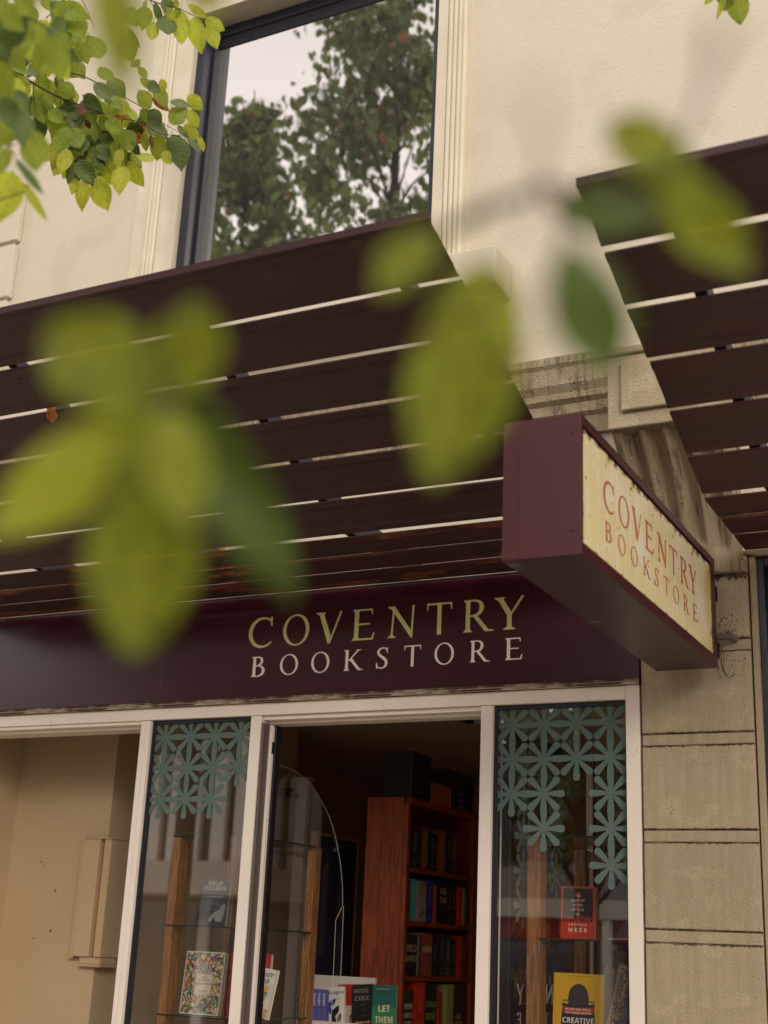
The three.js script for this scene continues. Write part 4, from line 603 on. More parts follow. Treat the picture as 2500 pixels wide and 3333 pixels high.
  mesh('cabinet', bx(-0.082, 0.076, 0, 0.24, -0.125, 0.12, 0.004), M.black, ls); mesh('grille', bx(0.0775, 0.083, 0.008, 0.232, -0.118, 0.112, 0.003), M.gasket, ls); mesh('edge_trim', bx(0.0765, 0.0795, 0.0, 0.24, 0.1125, 0.1205, 0.001), M.greyMetal, ls);
  for (let k = 0; k < 4; k++) { const b = thing('book', `${['bottom', 'second', 'third', 'top'][k]} orange book of the flat pile on the bookcase`, 'book', [-3.15, 2.3765 + k * 0.0275, -1.70], 'orange books piled flat'); mesh('cover', [bx(-0.065, 0.065, 0, 0.0025, -0.115, 0.115), bx(-0.065, 0.065, 0.0235, 0.026, -0.115, 0.115)], std({ color: new THREE.Color(0xc46a34), roughness: 0.5 }), b); mesh('pages', bx(-0.062, 0.062, 0.0026, 0.0234, -0.112, 0.112), M.pages, b); mesh('spine', bx(0.0625, 0.065, 0.0027, 0.0233, -0.115, 0.115), std({ color: new THREE.Color(0xb85a2c), roughness: 0.5 }), b); }
  for (let k = 0; k < 3; k++) { const b = thing('book', `${['bottom', 'middle', 'top'][k]} black book of the pile beside the orange books`, 'book', [-3.16, 2.3765 + k * 0.036, -1.985], 'black books piled flat'); mesh('cover', [bx(-0.075, 0.075, 0, 0.003, -0.15, 0.15), bx(-0.075, 0.075, 0.031, 0.034, -0.15, 0.15), bx(0.072, 0.075, 0.0031, 0.0309, -0.15, 0.15)], M.black, b); mesh('pages', bx(-0.072, 0.071, 0.0032, 0.0308, -0.147, 0.147), M.pages, b); mesh('title_patch', [bx(0.0752, 0.0757, 0.009, 0.026, -0.02, 0.06)], std({ color: new THREE.Color(0x6a5850), roughness: 0.6 }), b); }
  const bb = thing('box', 'black box on the pile of black books on top of the bookcase', 'box', [-3.16, 2.486, -1.96]); mesh('body', bx(-0.075, 0.075, 0, 0.07, -0.2, 0.2, 0.003), M.black, bb); mesh('lid', bx(-0.078, 0.078, 0.0705, 0.098, -0.203, 0.203, 0.003), M.black, bb);

  const nb = thing('notice_board', 'dark blue board in a wooden frame leaning behind the clear screen', 'board', [-3.6, 1.3, -1.5]);
  mesh('panel', bx(-0.02, -0.008, 0.005, 0.88, -0.24, 0.2), std({ map: tex(512, (i) => mix(hexc(0x1c2038), hexc(0x14162a), N.b[i]), 0.6), roughness: 0.7 }), nb);
  mesh('frame', [bx(-0.035, 0.0, 0, 0.9, 0.2005, 0.235, 0.003), bx(-0.03, 0.0, 0, 0.88, -0.262, -0.2405, 0.003), bx(-0.03, -0.001, 0.8805, 0.899, -0.262, 0.2, 0.003)], M.pine, nb);
  M.post = std({ color: new THREE.Color(0xf2e6d6), roughness: 0.6 });
  const po = thing('door_post', 'white square post at the end of the plaster wall inside the doorway', 'post', [-4.39, 0, -2.46]); mesh('shaft', bx(-0.045, 0.035, 0.02, 2.63, -0.03, 0.028, 0.003), M.post, po); mesh('bead', [bx(0.0355, 0.05, 0.02, 2.61, -0.03, 0.01, 0.002), bx(-0.05, 0.05, 2.6305, 2.645, -0.032, 0.034, 0.003)], M.white2, po);
  const rod = thing('wall_rail', 'short dark rail fixed high on the plaster wall left of the white post', 'rail', [-4.405, 2.517, -2.2]);
  mesh('bar', [(() => { const g = new THREE.CylinderGeometry(0.019, 0.019, 0.36, 16); g.rotateX(Math.PI / 2); g.translate(0.03, 0, 0.05); return uvBox(g); })()], M.darkMetal, rod); mesh('bracket', [bx(-0.034, 0.03, -0.012, 0.045, -0.11, -0.09, 0.003), bx(-0.034, 0.03, -0.012, 0.012, 0.16, 0.18, 0.003)], M.darkMetal, rod);
  // clear counter screen with a rounded shoulder
  const sc = thing('counter_screen', 'clear acrylic screen with a curved top edge inside the doorway', 'screen', [0, 0, -0.9]);
  const edge = [[-3.80, 2.525], [-3.669, 2.5], [-3.537, 2.461], [-3.44, 2.391], [-3.377, 2.316], [-3.322, 2.232], [-3.274, 2.114], [-3.243, 1.992], [-3.228, 1.904], [-3.222, 1.811]];
  const s2 = new THREE.Shape([...edge, [-3.255, 1.744], [-3.255, 0.9], [-3.8, 0.9]].map(([a, b]) => new THREE.Vector2(a, b))); mesh('sheet', uvBox(new THREE.ShapeGeometry(s2)), M.clear, sc);
  mesh('polished_edge', [tube([...edge].map(([a, b]) => V(a, b, 0)), 0.0011, 60, 5), tube([V(-3.222, 1.811, 0), V(-3.2385, 1.777, 0), V(-3.255, 1.744, 0)], 0.0014, 6, 5), tube([V(-3.255, 1.744, 0), V(-3.252, 1.4, 0), V(-3.25, 0.9, 0)], 0.0012, 8, 5)], M.acrylicEdge, sc);
  const s3 = new THREE.Shape([[-3.2225, 1.81], [-3.214, 0.9], [-3.25, 0.9], [-3.255, 1.744]].map(([a, b]) => new THREE.Vector2(a, b))); const g3 = new THREE.ShapeGeometry(s3); g3.translate(0, 0, -0.012); mesh('side_flange', uvBox(g3), M.clear, sc); mesh('flange_edge', tube([V(-3.2225, 1.81, -0.012), V(-3.218, 1.4, -0.012), V(-3.214, 0.9, -0.012)], 0.0012, 8, 5), M.acrylicEdge, sc);
  const tr = thing('ceiling_track', 'dark lighting track on the ceiling seen at the top of the doorway', 'track', [-3.19, 2.958, -2.13]); mesh('bar', bx(-0.018, 0.018, -0.035, -0.001, -0.19, 0.6, 0.003), M.darkMetal, tr); mesh('cross_bar', bx(-0.03, 0.4, -0.03, -0.0012, -0.235, -0.1905, 0.003), M.white2, tr);

  // far bookcase behind the right window, with its rows of books
  const fb = thing('bookcase', 'long orange wooden bookcase on the back wall seen through the right window', 'bookcase', [-2.6, 0, -3.6]);
  for (let k = 0; k < 3; k++) mesh('upright', bx(-0.95 + k * 0.52, -0.92 + k * 0.52, 0.02, 2.35, -0.25, 0, 0.002), M.caseWood, fb);
  for (const y of [2.33, 2.0, 1.68, 1.36, 1.04, 0.72]) for (let k = 0; k < 2; k++) mesh('shelf', bx(-0.9195 + k * 0.52, -0.4305 + k * 0.52, y - 0.025, y, -0.245, -0.003, 0.002), M.caseWood, fb);
  mesh('back_panel', bx(-0.95, 0.12, 0.02, 2.35, -0.27, -0.251), M.caseWood, fb);
  const bcols = [0x8a2c22, 0x2c3a5a, 0x3a5040, 0xb08a40, 0x9a9080, 0x5a3a2c, 0x1e1c20, 0xb85a34, 0x4a6a78, 0xc8b898], proto = {};
  const W = ['red', 'navy', 'green', 'ochre', 'grey', 'brown', 'black', 'orange', 'blue grey', 'cream'];
  for (const y of [2.0, 1.68, 1.36]) for (let bay = 0; bay < 2; bay++) { let x = -0.91 + bay * 0.52; while (x < -0.47 + bay * 0.52) { const t = rr(0.022, 0.045), k = Math.floor(rnd() * 10), hh = rr(0.85, 1.15); if (rnd() > 0.88) { x += 0.05; continue; }
    const lv = y > 1.9 ? 'top' : y > 1.6 ? 'middle' : 'lowest', lab = `${W[k]} spine on the ${lv} visible shelf of the long back bookcase`; let b;
    if (!proto[k]) { b = proto[k] = thing('book', lab, 'book', [0, 0, 0], `${W[k]} spines on the back bookcase`); mesh('cover', [bx(0, 0.03, 0, 0.21, -0.14, -0.001, 0.002)], std({ color: new THREE.Color(bcols[k]), roughness: 0.5 }), b); mesh('title_band', bx(0.006, 0.024, 0.1, 0.17, -0.0008, 0.0002), std({ color: new THREE.Color(k === 9 || k === 4 ? 0x3a2c24 : 0xc8b890), roughness: 0.6 }), b); }
    else { b = proto[k].clone(); b.name = numbered('book'); scene.add(b); b.userData.label = lab; }
    b.userData.group = `${W[k]} spines on the ${lv} back shelf`; b.position.set(-2.6 + x, y + 0.001, -3.62); b.scale.set(t / 0.031, hh, 1); x += t + 0.002; } }
}

// ---------------------------------------------------------------- leaves
const leafGeo = (sd, blunt = false) => {
  seed = 1000 + sd * 77; const n = 26, cols = [-1, -0.66, -0.33, 0, 0.33, 0.66, 1], pos = [], uv = [], idx = [];
  const fold = rr(0.05, 0.28), droop = rr(-0.05, 0.22), tw = rr(-0.35, 0.35), bend = rr(-0.12, 0.12), full = rr(0.31, 0.37), ph = rr(0, 6), wav = rr(0.008, 0.022);
  for (let j = 0; j <= n; j++) { const t = j / n; const w = full * Math.pow(Math.max(0, Math.sin(Math.PI * Math.pow(t, blunt ? 1.02 : 0.88))), blunt ? 0.46 + 0.32 * t : 0.58 + 0.42 * t);
    for (const c of cols) { const edge = Math.abs(c) === 1 && j > 1 && j < n ? 1 + (j % 2 ? 0.055 : -0.035) : 1; const x = c * w * edge, a = Math.abs(c) * w;
      const vein = wav * Math.sin((t - Math.abs(c) * 0.16) * 52) * Math.abs(c); let z = fold * a - droop * t * t + vein + 0.02 * Math.sin(ph + t * 7 + c * 2);
      const k = tw * t; pos.push(x * Math.cos(k) - z * Math.sin(k) * 0.6 + bend * t * t, t + (Math.abs(c) === 1 && j % 2 ? 0.012 : 0), z + x * Math.sin(k)); uv.push(0.5 + c * 0.5, t); } }
  for (let j = 0; j < n; j++) for (let i = 0; i < 6; i++) { const a = j * 7 + i, b = a + 1, c = a + 7, d = c + 1; idx.push(a, b, c, b, d, c); }
  const stalk = new THREE.CylinderGeometry(0.008, 0.011, 0.13, 5, 1, true); stalk.translate(0, -0.06, 0);
  const g = new THREE.BufferGeometry(); g.setAttribute('position', new THREE.Float32BufferAttribute(pos, 3)); g.setAttribute('uv', new THREE.Float32BufferAttribute(uv, 2)); g.setIndex(idx); g.computeVertexNormals();
  const o = merge([g, stalk]); return o;
};
const LEAVES = [1, 2, 3, 4, 5, 6, 7, 8].map((k) => leafGeo(k)), BLUNT = [11, 12, 13, 14].map((k) => leafGeo(k, true));
const leafTex = (base, vein, spot, amt) => tex(256 * 2, (i, u, v) => { const c = Math.abs(u - 0.5) * 2, s = v - c * 0.16, f = s * 8.3 - Math.floor(s * 8.3); const mid = step(0.05, 0.02, c), side = step(0.09, 0.03, Math.abs(f - 0.5)) * 0.75; let col = mix(hexc(base), hexc(vein), Math.max(mid, side) * 0.55); col = mix(col, mix(hexc(base), [0, 0, 0], 0.35), N.b[i] * 0.5 - 0.1); return mix(col, hexc(spot), step(amt, amt + 0.07, N.b[i] * 0.7 + N.fine[i] * 0.3)); }, 1);
const veinBump = tex(512, (i, u, v) => { const c = Math.abs(u - 0.5) * 2, s = v - c * 0.16, f = s * 8.3 - Math.floor(s * 8.3); return 0.5 + 0.4 * Math.cos((f - 0.5) * Math.PI * 2) * 0.5 - 0.4 * step(0.06, 0.02, c); }, 1, false);
const leafMat = (base, vein, o = {}) => new THREE.MeshPhysicalMaterial({ map: leafTex(base, vein, o.spot ?? 0x6a5a1c, o.amt ?? 0.68), bumpMap: veinBump, bumpScale: 0.0012, transmission: o.t ?? 0.55, thickness: 0, roughness: o.r ?? 0.85, ior: 1.4, specularIntensity: 1, side: THREE.DoubleSide });
const LM = { light: leafMat(0xc8d436, 0xdde064, { t: 0.65 }), mid: leafMat(0x98a824, 0xb4ba48, { t: 0.6 }), dark: leafMat(0x5a6e24, 0x7e8c40, { t: 0.35, r: 0.6 }), yellow: leafMat(0xcacc3a, 0xdedd66, { amt: 0.7, spot: 0xa8801c }), orange: leafMat(0xc4761c, 0xd99a3a, { amt: 0.55, spot: 0x6a3412 }), brown: leafMat(0x6e3a26, 0x87543a, { t: 0.2, amt: 0.55, spot: 0x3a2018 }), shiny: leafMat(0x66723a, 0x98a070, { t: 0.15, r: 0.42 }) };
LM.olive = leafMat(0x939f13, 0xaeb236, { t: 0.62, spot: 0x6c6a10, amt: 0.52 }); LM.oliveLight = leafMat(0xb4be28, 0xcad04c, { t: 0.66, spot: 0x96860e, amt: 0.6 });
const toCam = V(...RZ);
const lm = new THREE.Matrix4(), ly = V(), lz = V(), lx = V();
function leaf(parent, base, tip, wide, mat, tilt = 0.5, near = false) {
  const m = new THREE.Mesh(near ? BLUNT[Math.floor(rnd() * 4)] : LEAVES[Math.floor(rnd() * 8)], LM[mat]); m.name = 'leaf'; m.castShadow = m.receiveShadow = true;
  ly.copy(tip).sub(base); const L = ly.length() * (near ? 1 : 1.06); ly.normalize();
  lz.copy(toCam).add(V(rr(-tilt, tilt), rr(-tilt, tilt) + 0.15, rr(-tilt, tilt))); lz.addScaledVector(ly, -lz.dot(ly)).normalize(); if (rnd() < 0.3) lz.negate(); lx.crossVectors(ly, lz);
  lm.makeBasis(lx.clone().multiplyScalar(L * wide), ly.clone().multiplyScalar(L), lz.clone().multiplyScalar(L)).setPosition(base);
  lm.decompose(m.position, m.quaternion, m.scale); parent.add(m); return m;
}
function twigs(parent, list) { for (const [pts, r0, r1] of list) mesh('twig', taper(pts, r0, r1, 18, 6), M.twig, parent); }

{ // sharp branch, upper left: pixel places are read in a 2.212 times enlarged corner of the photograph
  seed = 4242;
  const q = (u, v, d = 4.6) => P(u / 2.212, v / 2.212, d);
  const b = thing('leafy_branch', 'sharp leafy branch of green and yellow leaves before the upper wall, top left', 'branch');
  mesh('limb', taper([q(-260, 180, 4.75), q(-60, 380, 4.7), q(90, 490, 4.65), q(240, 600), q(440, 705), q(600, 765), q(800, 835), q(1000, 880), q(1150, 960), q(1300, 975)], 0.0058, 0.0012, 50, 7), M.twig, b);
  twigs(b, [[[q(240, 600), q(245, 700), q(270, 880)], 0.0018, 0.001], [[q(440, 705), q(440, 820), q(500, 920), q(560, 1040)], 0.0018, 0.001], [[q(660, 800), q(700, 900), q(740, 1030), q(760, 1200)], 0.0018, 0.0008], [[q(870, 850), q(890, 960), q(900, 1150)], 0.0016, 0.0008], [[q(-80, 250, 4.5), q(300, 470, 4.5), q(590, 545, 4.5), q(780, 640, 4.5), q(1020, 770, 4.5), q(1210, 910, 4.5), q(1360, 985, 4.5)], 0.0036, 0.001], [[q(560, -60), q(620, 60), q(680, 200)], 0.002, 0.0012], [[q(200, 560), q(320, 500), q(420, 420)], 0.0016, 0.0008], [[q(90, 480), q(220, 420), q(260, 380)], 0.0014, 0.0008], [[q(520, 960), q(490, 1080), q(470, 1090)], 0.0012, 0.0008], [[q(560, 1040), q(610, 1180), q(690, 1310)], 0.0012, 0.0008], [[q(330, 130), q(410, 60), q(480, -30)], 0.0018, 0.001]]);
  const list = [[1160, 570, 1185, 660, 1, 'yellow'], [1110, 620, 1205, 770, 0.95, 'mid'], [1350, 690, 1460, 780, 1, 'light'], [1225, 735, 1375, 745, 0.7, 'shiny'], [1240, 770, 1335, 890, 1.1, 'mid'], [1350, 790, 1425, 910, 1, 'light'], [1330, 895, 1415, 1005, 1, 'light'], [1280, 905, 1350, 990, 0.7, 'shiny'], [1340, 985, 1465, 1092, 0.6, 'shiny'], [1430, 980, 1468, 1085, 0.7, 'yellow'], [1245, 972, 1335, 1185, 0.95, 'dark'], [1160, 965, 1130, 1150, 1.1, 'mid'], [1180, 1085, 1215, 1178, 1, 'light'], [1060, 890, 1195, 975, 0.95, 'shiny'], [1010, 885, 985, 1028, 0.9, 'orange'], [1040, 950, 1050, 1090, 0.7, 'mid'], [1085, 970, 1095, 1060, 0.55, 'brown'], [880, 930, 950, 1095, 1, 'mid'], [940, 1100, 1022, 1215, 0.6, 'mid'], [1015, 1100, 1090, 1185, 1, 'light'], [800, 1035, 905, 1150, 1.05, 'mid'], [720, 950, 822, 1055, 1, 'dark'], [915, 1160, 1022, 1342, 0.9, 'light'], [890, 1195, 848, 1378, 0.9, 'yellow'], [825, 1150, 865, 1272, 1, 'light'], [740, 1195, 800, 1330, 0.85, 'light'], [705, 1065, 660, 1262, 0.95, 'mid'], [610, 975, 650, 1100, 1.3, 'dark'], [570, 1150, 660, 1320, 1, 'dark'], [680, 1295, 785, 1482, 1, 'yellow'], [700, 1265, 790, 1445, 0.7, 'light'], [610, 1295, 580, 1502, 0.75, 'yellow'], [545, 1285, 530, 1382, 0.8, 'light'], [480, 1070, 455, 1250, 0.95, 'yellow'], [550, 1170, 478, 1312, 0.7, 'shiny'], [440, 1210, 388, 1258, 1, 'yellow'], [495, 915, 430, 1085, 1.05, 'mid'], [530, 920, 585, 1075, 1, 'mid'], [520, 1030, 605, 1115, 0.9, 'light'], [580, 740, 590, 835, 0.9, 'brown'], [620, 860, 650, 930, 0.8, 'brown'], [450, 880, 430, 950, 0.9, 'brown'], [850, 765, 890, 850, 1.1, 'orange'], [600, 680, 640, 740, 0.8, 'orange'], [680, 690, 720, 745, 0.9, 'yellow'], [830, 745, 930, 800, 1, 'light'], [1100, 700, 1215, 785, 0.6, 'orange'],
    [1000, 480, 1060, 560, 1, 'mid'], [960, 440, 1000, 470, 1, 'mid'], [1010, 560, 1110, 640, 0.8, 'mid'], [1060, 600, 1140, 640, 0.8, 'shiny'], [255, 720, 375, 770, 1.1, 'mid'], [140, 545, 210, 705, 0.9, 'light'], [220, 470, 330, 560, 1, 'mid'], [85, 450, 190, 520, 1, 'mid'], [420, 600, 540, 700, 1.2, 'mid'], [300, 590, 410, 640, 0.9, 'light'], [310, 690, 400, 730, 1, 'mid'], [470, 740, 560, 840, 1.1, 'dark'], [360, 790, 440, 880, 1.1, 'mid'], [680, 600, 790, 700, 0.8, 'shiny'], [790, 700, 870, 750, 0.8, 'mid'], [700, 740, 790, 800, 0.9, 'mid'], [720, 840, 800, 940, 1, 'mid'], [760, 870, 880, 960, 1, 'mid'], [1010, 790, 1100, 870, 1, 'mid'], [1000, 650, 1090, 780, 1, 'mid'],
    [400, 60, 618, 115, 0.85, 'mid'], [395, 95, 505, 225, 1.1, 'mid'], [500, 120, 615, 230, 1.1, 'mid'], [480, 230, 560, 340, 1.1, 'mid'], [560, 300, 640, 450, 1, 'mid'], [640, 260, 720, 440, 1.1, 'mid'], [720, 480, 790, 600, 1.2, 'mid'], [540, 440, 590, 560, 1, 'mid'], [880, 240, 970, 420, 1.2, 'mid'], [920, 60, 980, 170, 1, 'mid'], [910, 190, 1012, 335, 0.35, 'dark'], [290, 10, 420, 50, 1, 'mid'], [330, 340, 420, 420, 1, 'mid']];
  for (const [bu, bv, tu, tv, w, m] of list) { const d = 4.6 + rr(-0.12, 0.1); leaf(b, q(bu, bv, d + rr(-0.02, 0.03)), q(tu, tv, d + rr(-0.03, 0.03)), w, m, 0.35); }
  // inner leaves that fill the crown between those
  const hull = [[-40, 300, 420, 650], [60, 430, 560, 800], [250, 560, 800, 960], [450, 680, 960, 1080], [650, 760, 1120, 1040], [-60, -20, 420, 400], [380, 0, 640, 360], [560, 1040, 960, 1180], [430, 880, 700, 1100]];
  for (let k = 0; k < 205; k++) { const [x0, y0, x1, y1] = hull[k % hull.length]; const u = rr(x0, x1), v = rr(y0, y1), a = rr(-0.9, 0.9), L = rr(105, 180), d = 4.72 + rr(-0.16, 0.25); leaf(b, q(u, v, d), q(u + Math.sin(a) * L, v + Math.cos(a) * L, d + rr(-0.04, 0.04)), rr(0.8, 1.15), pick(['mid', 'mid', 'mid', 'dark', 'dark', 'light', 'light', 'shiny', 'yellow']), 0.6); }
}
{ // small sharp sprig at the top, before the window corner
  seed = 5151; const q = (u, v, d = 4.55) => P(u / 2.212, v / 2.212, d);
  const b = thing('leafy_branch', 'small sharp sprig of leaves hanging at the top, over the upper window corner', 'branch');
  twigs(b, [[[q(900, -140), q(1080, 0), q(1280, 60), q(1400, 115), q(1485, 145)], 0.003, 0.001], [[q(1080, 0), q(1120, 90), q(1100, 170)], 0.0014, 0.0008]]);
  for (const [bu, bv, tu, tv, w, m] of [[1060, 5, 1025, 65, 1.1, 'yellow'], [1050, 45, 1030, 200, 1.1, 'mid'], [1110, 160, 1080, 292, 0.95, 'light'], [1115, 20, 1160, 165, 0.6, 'dark'], [1200, 110, 1190, 258, 1.25, 'dark'], [1300, 80, 1305, 320, 0.85, 'light'], [1398, 122, 1436, 366, 0.8, 'light'], [1500, 165, 1568, 352, 0.8, 'light'], [1480, 130, 1612, 215, 0.9, 'light'], [1355, 35, 1485, 125, 0.6, 'yellow'], [1190, -20, 1225, 92, 1.1, 'dark'], [1260, -10, 1275, 70, 0.9, 'mid'], [1180, 60, 1260, 130, 0.9, 'light'], [1300, 60, 1240, 130, 1, 'mid'], [1380, 60, 1440, 110, 0.8, 'yellow']]) leaf(b, q(bu, bv), q(tu, tv, 4.55 + rr(-0.02, 0.02)), w, m, 0.3);
}
{ // a few leaves at the top right
  seed = 616; const q = (u, v, d = 3.9) => P(2200 + u / 5.53, v / 5.53, d);
  const b = thing('leafy_branch', 'few dark green leaves hanging into the top right corner', 'branch');
  twigs(b, [[[q(700, -700), q(850, -350), q(950, -120)], 0.0025, 0.001]]);
  for (const [bu, bv, tu, tv, w, m] of [[1080, -260, 1155, 440, 0.85, 'mid'], [1000, -120, 905, 182, 0.9, 'mid'], [880, -160, 770, 312, 0.32, 'light'], [780, -200, 800, 80, 0.8, 'dark'], [700, -180, 552, 70, 0.8, 'light'], [960, -200, 860, 120, 0.8, 'light']]) leaf(b, q(bu, bv), q(tu, tv, 3.9 + rr(-0.01, 0.01)), w, m, 0.3);
}
{ // soft leaves at the left edge, nearer the camera
  seed = 717; const q = (u, v, d = 2.6) => P(u / 2.212, v / 2.212, d);
  const b = thing('leafy_branch', 'softly blurred branch of larger leaves at the upper left edge', 'branch');
  twigs(b, [[[q(-300, 800, 2.7), q(-80, 980), q(60, 1050), q(110, 1040)], 0.004, 0.0015], [[q(-200, 1500), q(20, 1430), q(180, 1380)], 0.003, 0.0012], [[q(-250, 150), q(0, 150), q(200, 130), q(380, 230)], 0.004, 0.0015], [[q(-150, 400), q(0, 430), q(60, 440)], 0.002, 0.001], [[q(60, 1050), q(120, 1130)], 0.0014, 0.001]]);
  for (const [bu, bv, tu, tv, w, m] of [[180, 125, 150, 445, 0.85, 'mid'], [390, 240, 420, 575, 0.85, 'mid'], [30, 430, 30, 705, 0.85, 'mid'], [230, 940, 280, 1228, 1.1, 'mid'], [165, 770, 175, 1060, 0.8, 'dark'], [90, 1230, -20, 1565, 0.95, 'light'], [110, 1140, 315, 1405, 0.3, 'dark'], [165, 1310, 322, 1580, 0.32, 'light'], [70, 1060, -10, 1230, 0.9, 'mid'], [0, 60, 160, 190, 0.9, 'mid'], [200, 120, 60, 330, 0.9, 'dark'], [330, 190, 430, 290, 0.8, 'shiny'], [-60, 160, 60, 420, 0.9, 'dark'], [30, 700, 110, 900, 0.9, 'dark'], [40, 820, 60, 1030, 0.9, 'mid'], [-20, 880, 20, 1070, 0.9, 'mid'], [300, 300, 260, 520, 0.7, 'mid'], [120, -60, 240, 120, 1, 'mid'], [-40, -40, 60, 120, 1, 'mid'], [80, 500, 40, 640, 0.8, 'mid']]) { const d = 2.6 + rr(-0.12, 0.12); leaf(b, q(bu, bv, d), q(tu, tv, d + rr(-0.02, 0.02)), w, m, 0.25); }
  for (let k = 0; k < 34; k++) { const u = rr(-80, 470), v = k < 24 ? rr(-80, 380) : rr(380, 900), a = rr(-0.8, 0.8), L = rr(130, 230), d = rr(2.9, 3.6), x = k < 24 ? u : u * 0.35 - 40; leaf(b, q(x, v, d), q(x + Math.sin(a) * L, v + Math.cos(a) * L, d), rr(0.8, 1.05), pick(['mid', 'mid', 'dark', 'mid', 'light']), 0.4); }
}
{ // near, heavily blurred twigs: pixel places read at 0.6637 of the photograph
  seed = 818; const q = (u, v, d) => P(u * 1.507, v * 1.507, d);
  const make = (label, D, tw, list) => { const b = thing('leafy_twig', label, 'twig'); twigs(b, tw(q, D)); for (const [bu, bv, tu, tv, w, m, dd = 0] of list) leaf(b, q(bu, bv, D + dd), q(tu, tv, D + dd + rr(-0.015, 0.015)), w, m, 0.3, true); return b; };
  make('heavily blurred twig of large olive green leaves hanging before the left awning', 0.62, (q, D) => [[[q(420, 300, D - 0.28), q(400, 560, D - 0.06), q(345, 860, D), q(330, 900, D)], 0.0022, 0.0012]],
    [[335, 905, 300, 1425, 0.72, 'olive'], [330, 880, 120, 675, 1.0, 'olive', 0.02], [320, 890, -20, 1150, 0.62, 'oliveLight', 0.03], [400, 840, 640, 1310, 0.46, 'dark', 0.05], [380, 860, 410, 640, 1.1, 'olive', 0.03], [330, 870, 210, 1010, 0.8, 'olive', 0.05], [360, 880, 420, 1130, 0.75, 'oliveLight', -0.01]]);
  make('heavily blurred twig with one broad hanging leaf before the gap between the awnings', 0.62, (q, D) => [[[q(1160, 200, D - 0.3), q(1165, 380, D - 0.05), q(1130, 480, D), q(1100, 560, D)], 0.0014, 0.0008], [[q(1165, 400, D), q(1205, 460, D), q(1215, 545, D - 0.03)], 0.002, 0.0014], [[q(1150, 415, D), q(1090, 440, D), q(1010, 470, D), q(940, 505, D)], 0.0026, 0.0014], [[q(1165, 390, D), q(1260, 420, D), q(1390, 425, D)], 0.002, 0.0014]],
    [[1060, 560, 960, 1045, 0.72, 'olive'], [945, 505, 800, 620, 0.85, 'olive'], [1212, 525, 1320, 830, 0.78, 'dark', -0.12], [1100, 430, 960, 500, 0.3, 'dark', 0.02]]);
  make('heavily blurred twig of green leaves before the right hand awning', 0.66, (q, D) => [[[q(1560, 60, D - 0.3), q(1500, 240, D - 0.05), q(1440, 370, D), q(1390, 420, D)], 0.0022, 0.0012]],
    [[1490, 375, 1315, 265, 1.05, 'olive'], [1400, 350, 1610, 600, 0.62, 'olive'], [1430, 450, 1200, 450, 0.85, 'dark', 0.0], [1430, 350, 1480, 480, 0.8, 'oliveLight', 0.03], [1470, 390, 1575, 500, 0.6, 'dark', 0.06]]);
  make('heavily blurred olive leaf hanging down at the top, left of the upper window', 0.6, (q, D) => [[[q(200, -400, D - 0.2), q(240, -160, D)], 0.0022, 0.0012]],
    [[240, -170, 250, 210, 0.4, 'olive'], [470, -130, 440, 25, 0.9, 'olive'], [90, -120, 60, 10, 0.8, 'olive', 0.3]]);
}
{ // odd leaves
  const dl = thing('dead_leaf', 'curled orange dead leaf hanging from a gap in the left awning', 'leaf'); const B = V(-3.215, 3.46, 1.535); leaf(dl, B, B.clone().add(V(0.01, -0.075, 0.005)), 0.75, 'orange', 0.3);
  const d2 = thing('dead_leaf', 'small orange dead leaf lying along a gap near the back of the left awning', 'leaf'); leaf(d2, P(675, 1795, 5.9), P(735, 1787, 5.9), 0.4, 'orange', 0.2);
  const d3 = thing('dead_leaf', 'tiny yellow leaf stuck to the right hand window', 'leaf'); leaf(d3, V(-1.748, 2.462, -0.029), V(-1.722, 2.457, -0.029), 0.42, 'yellow', 0.05);
}

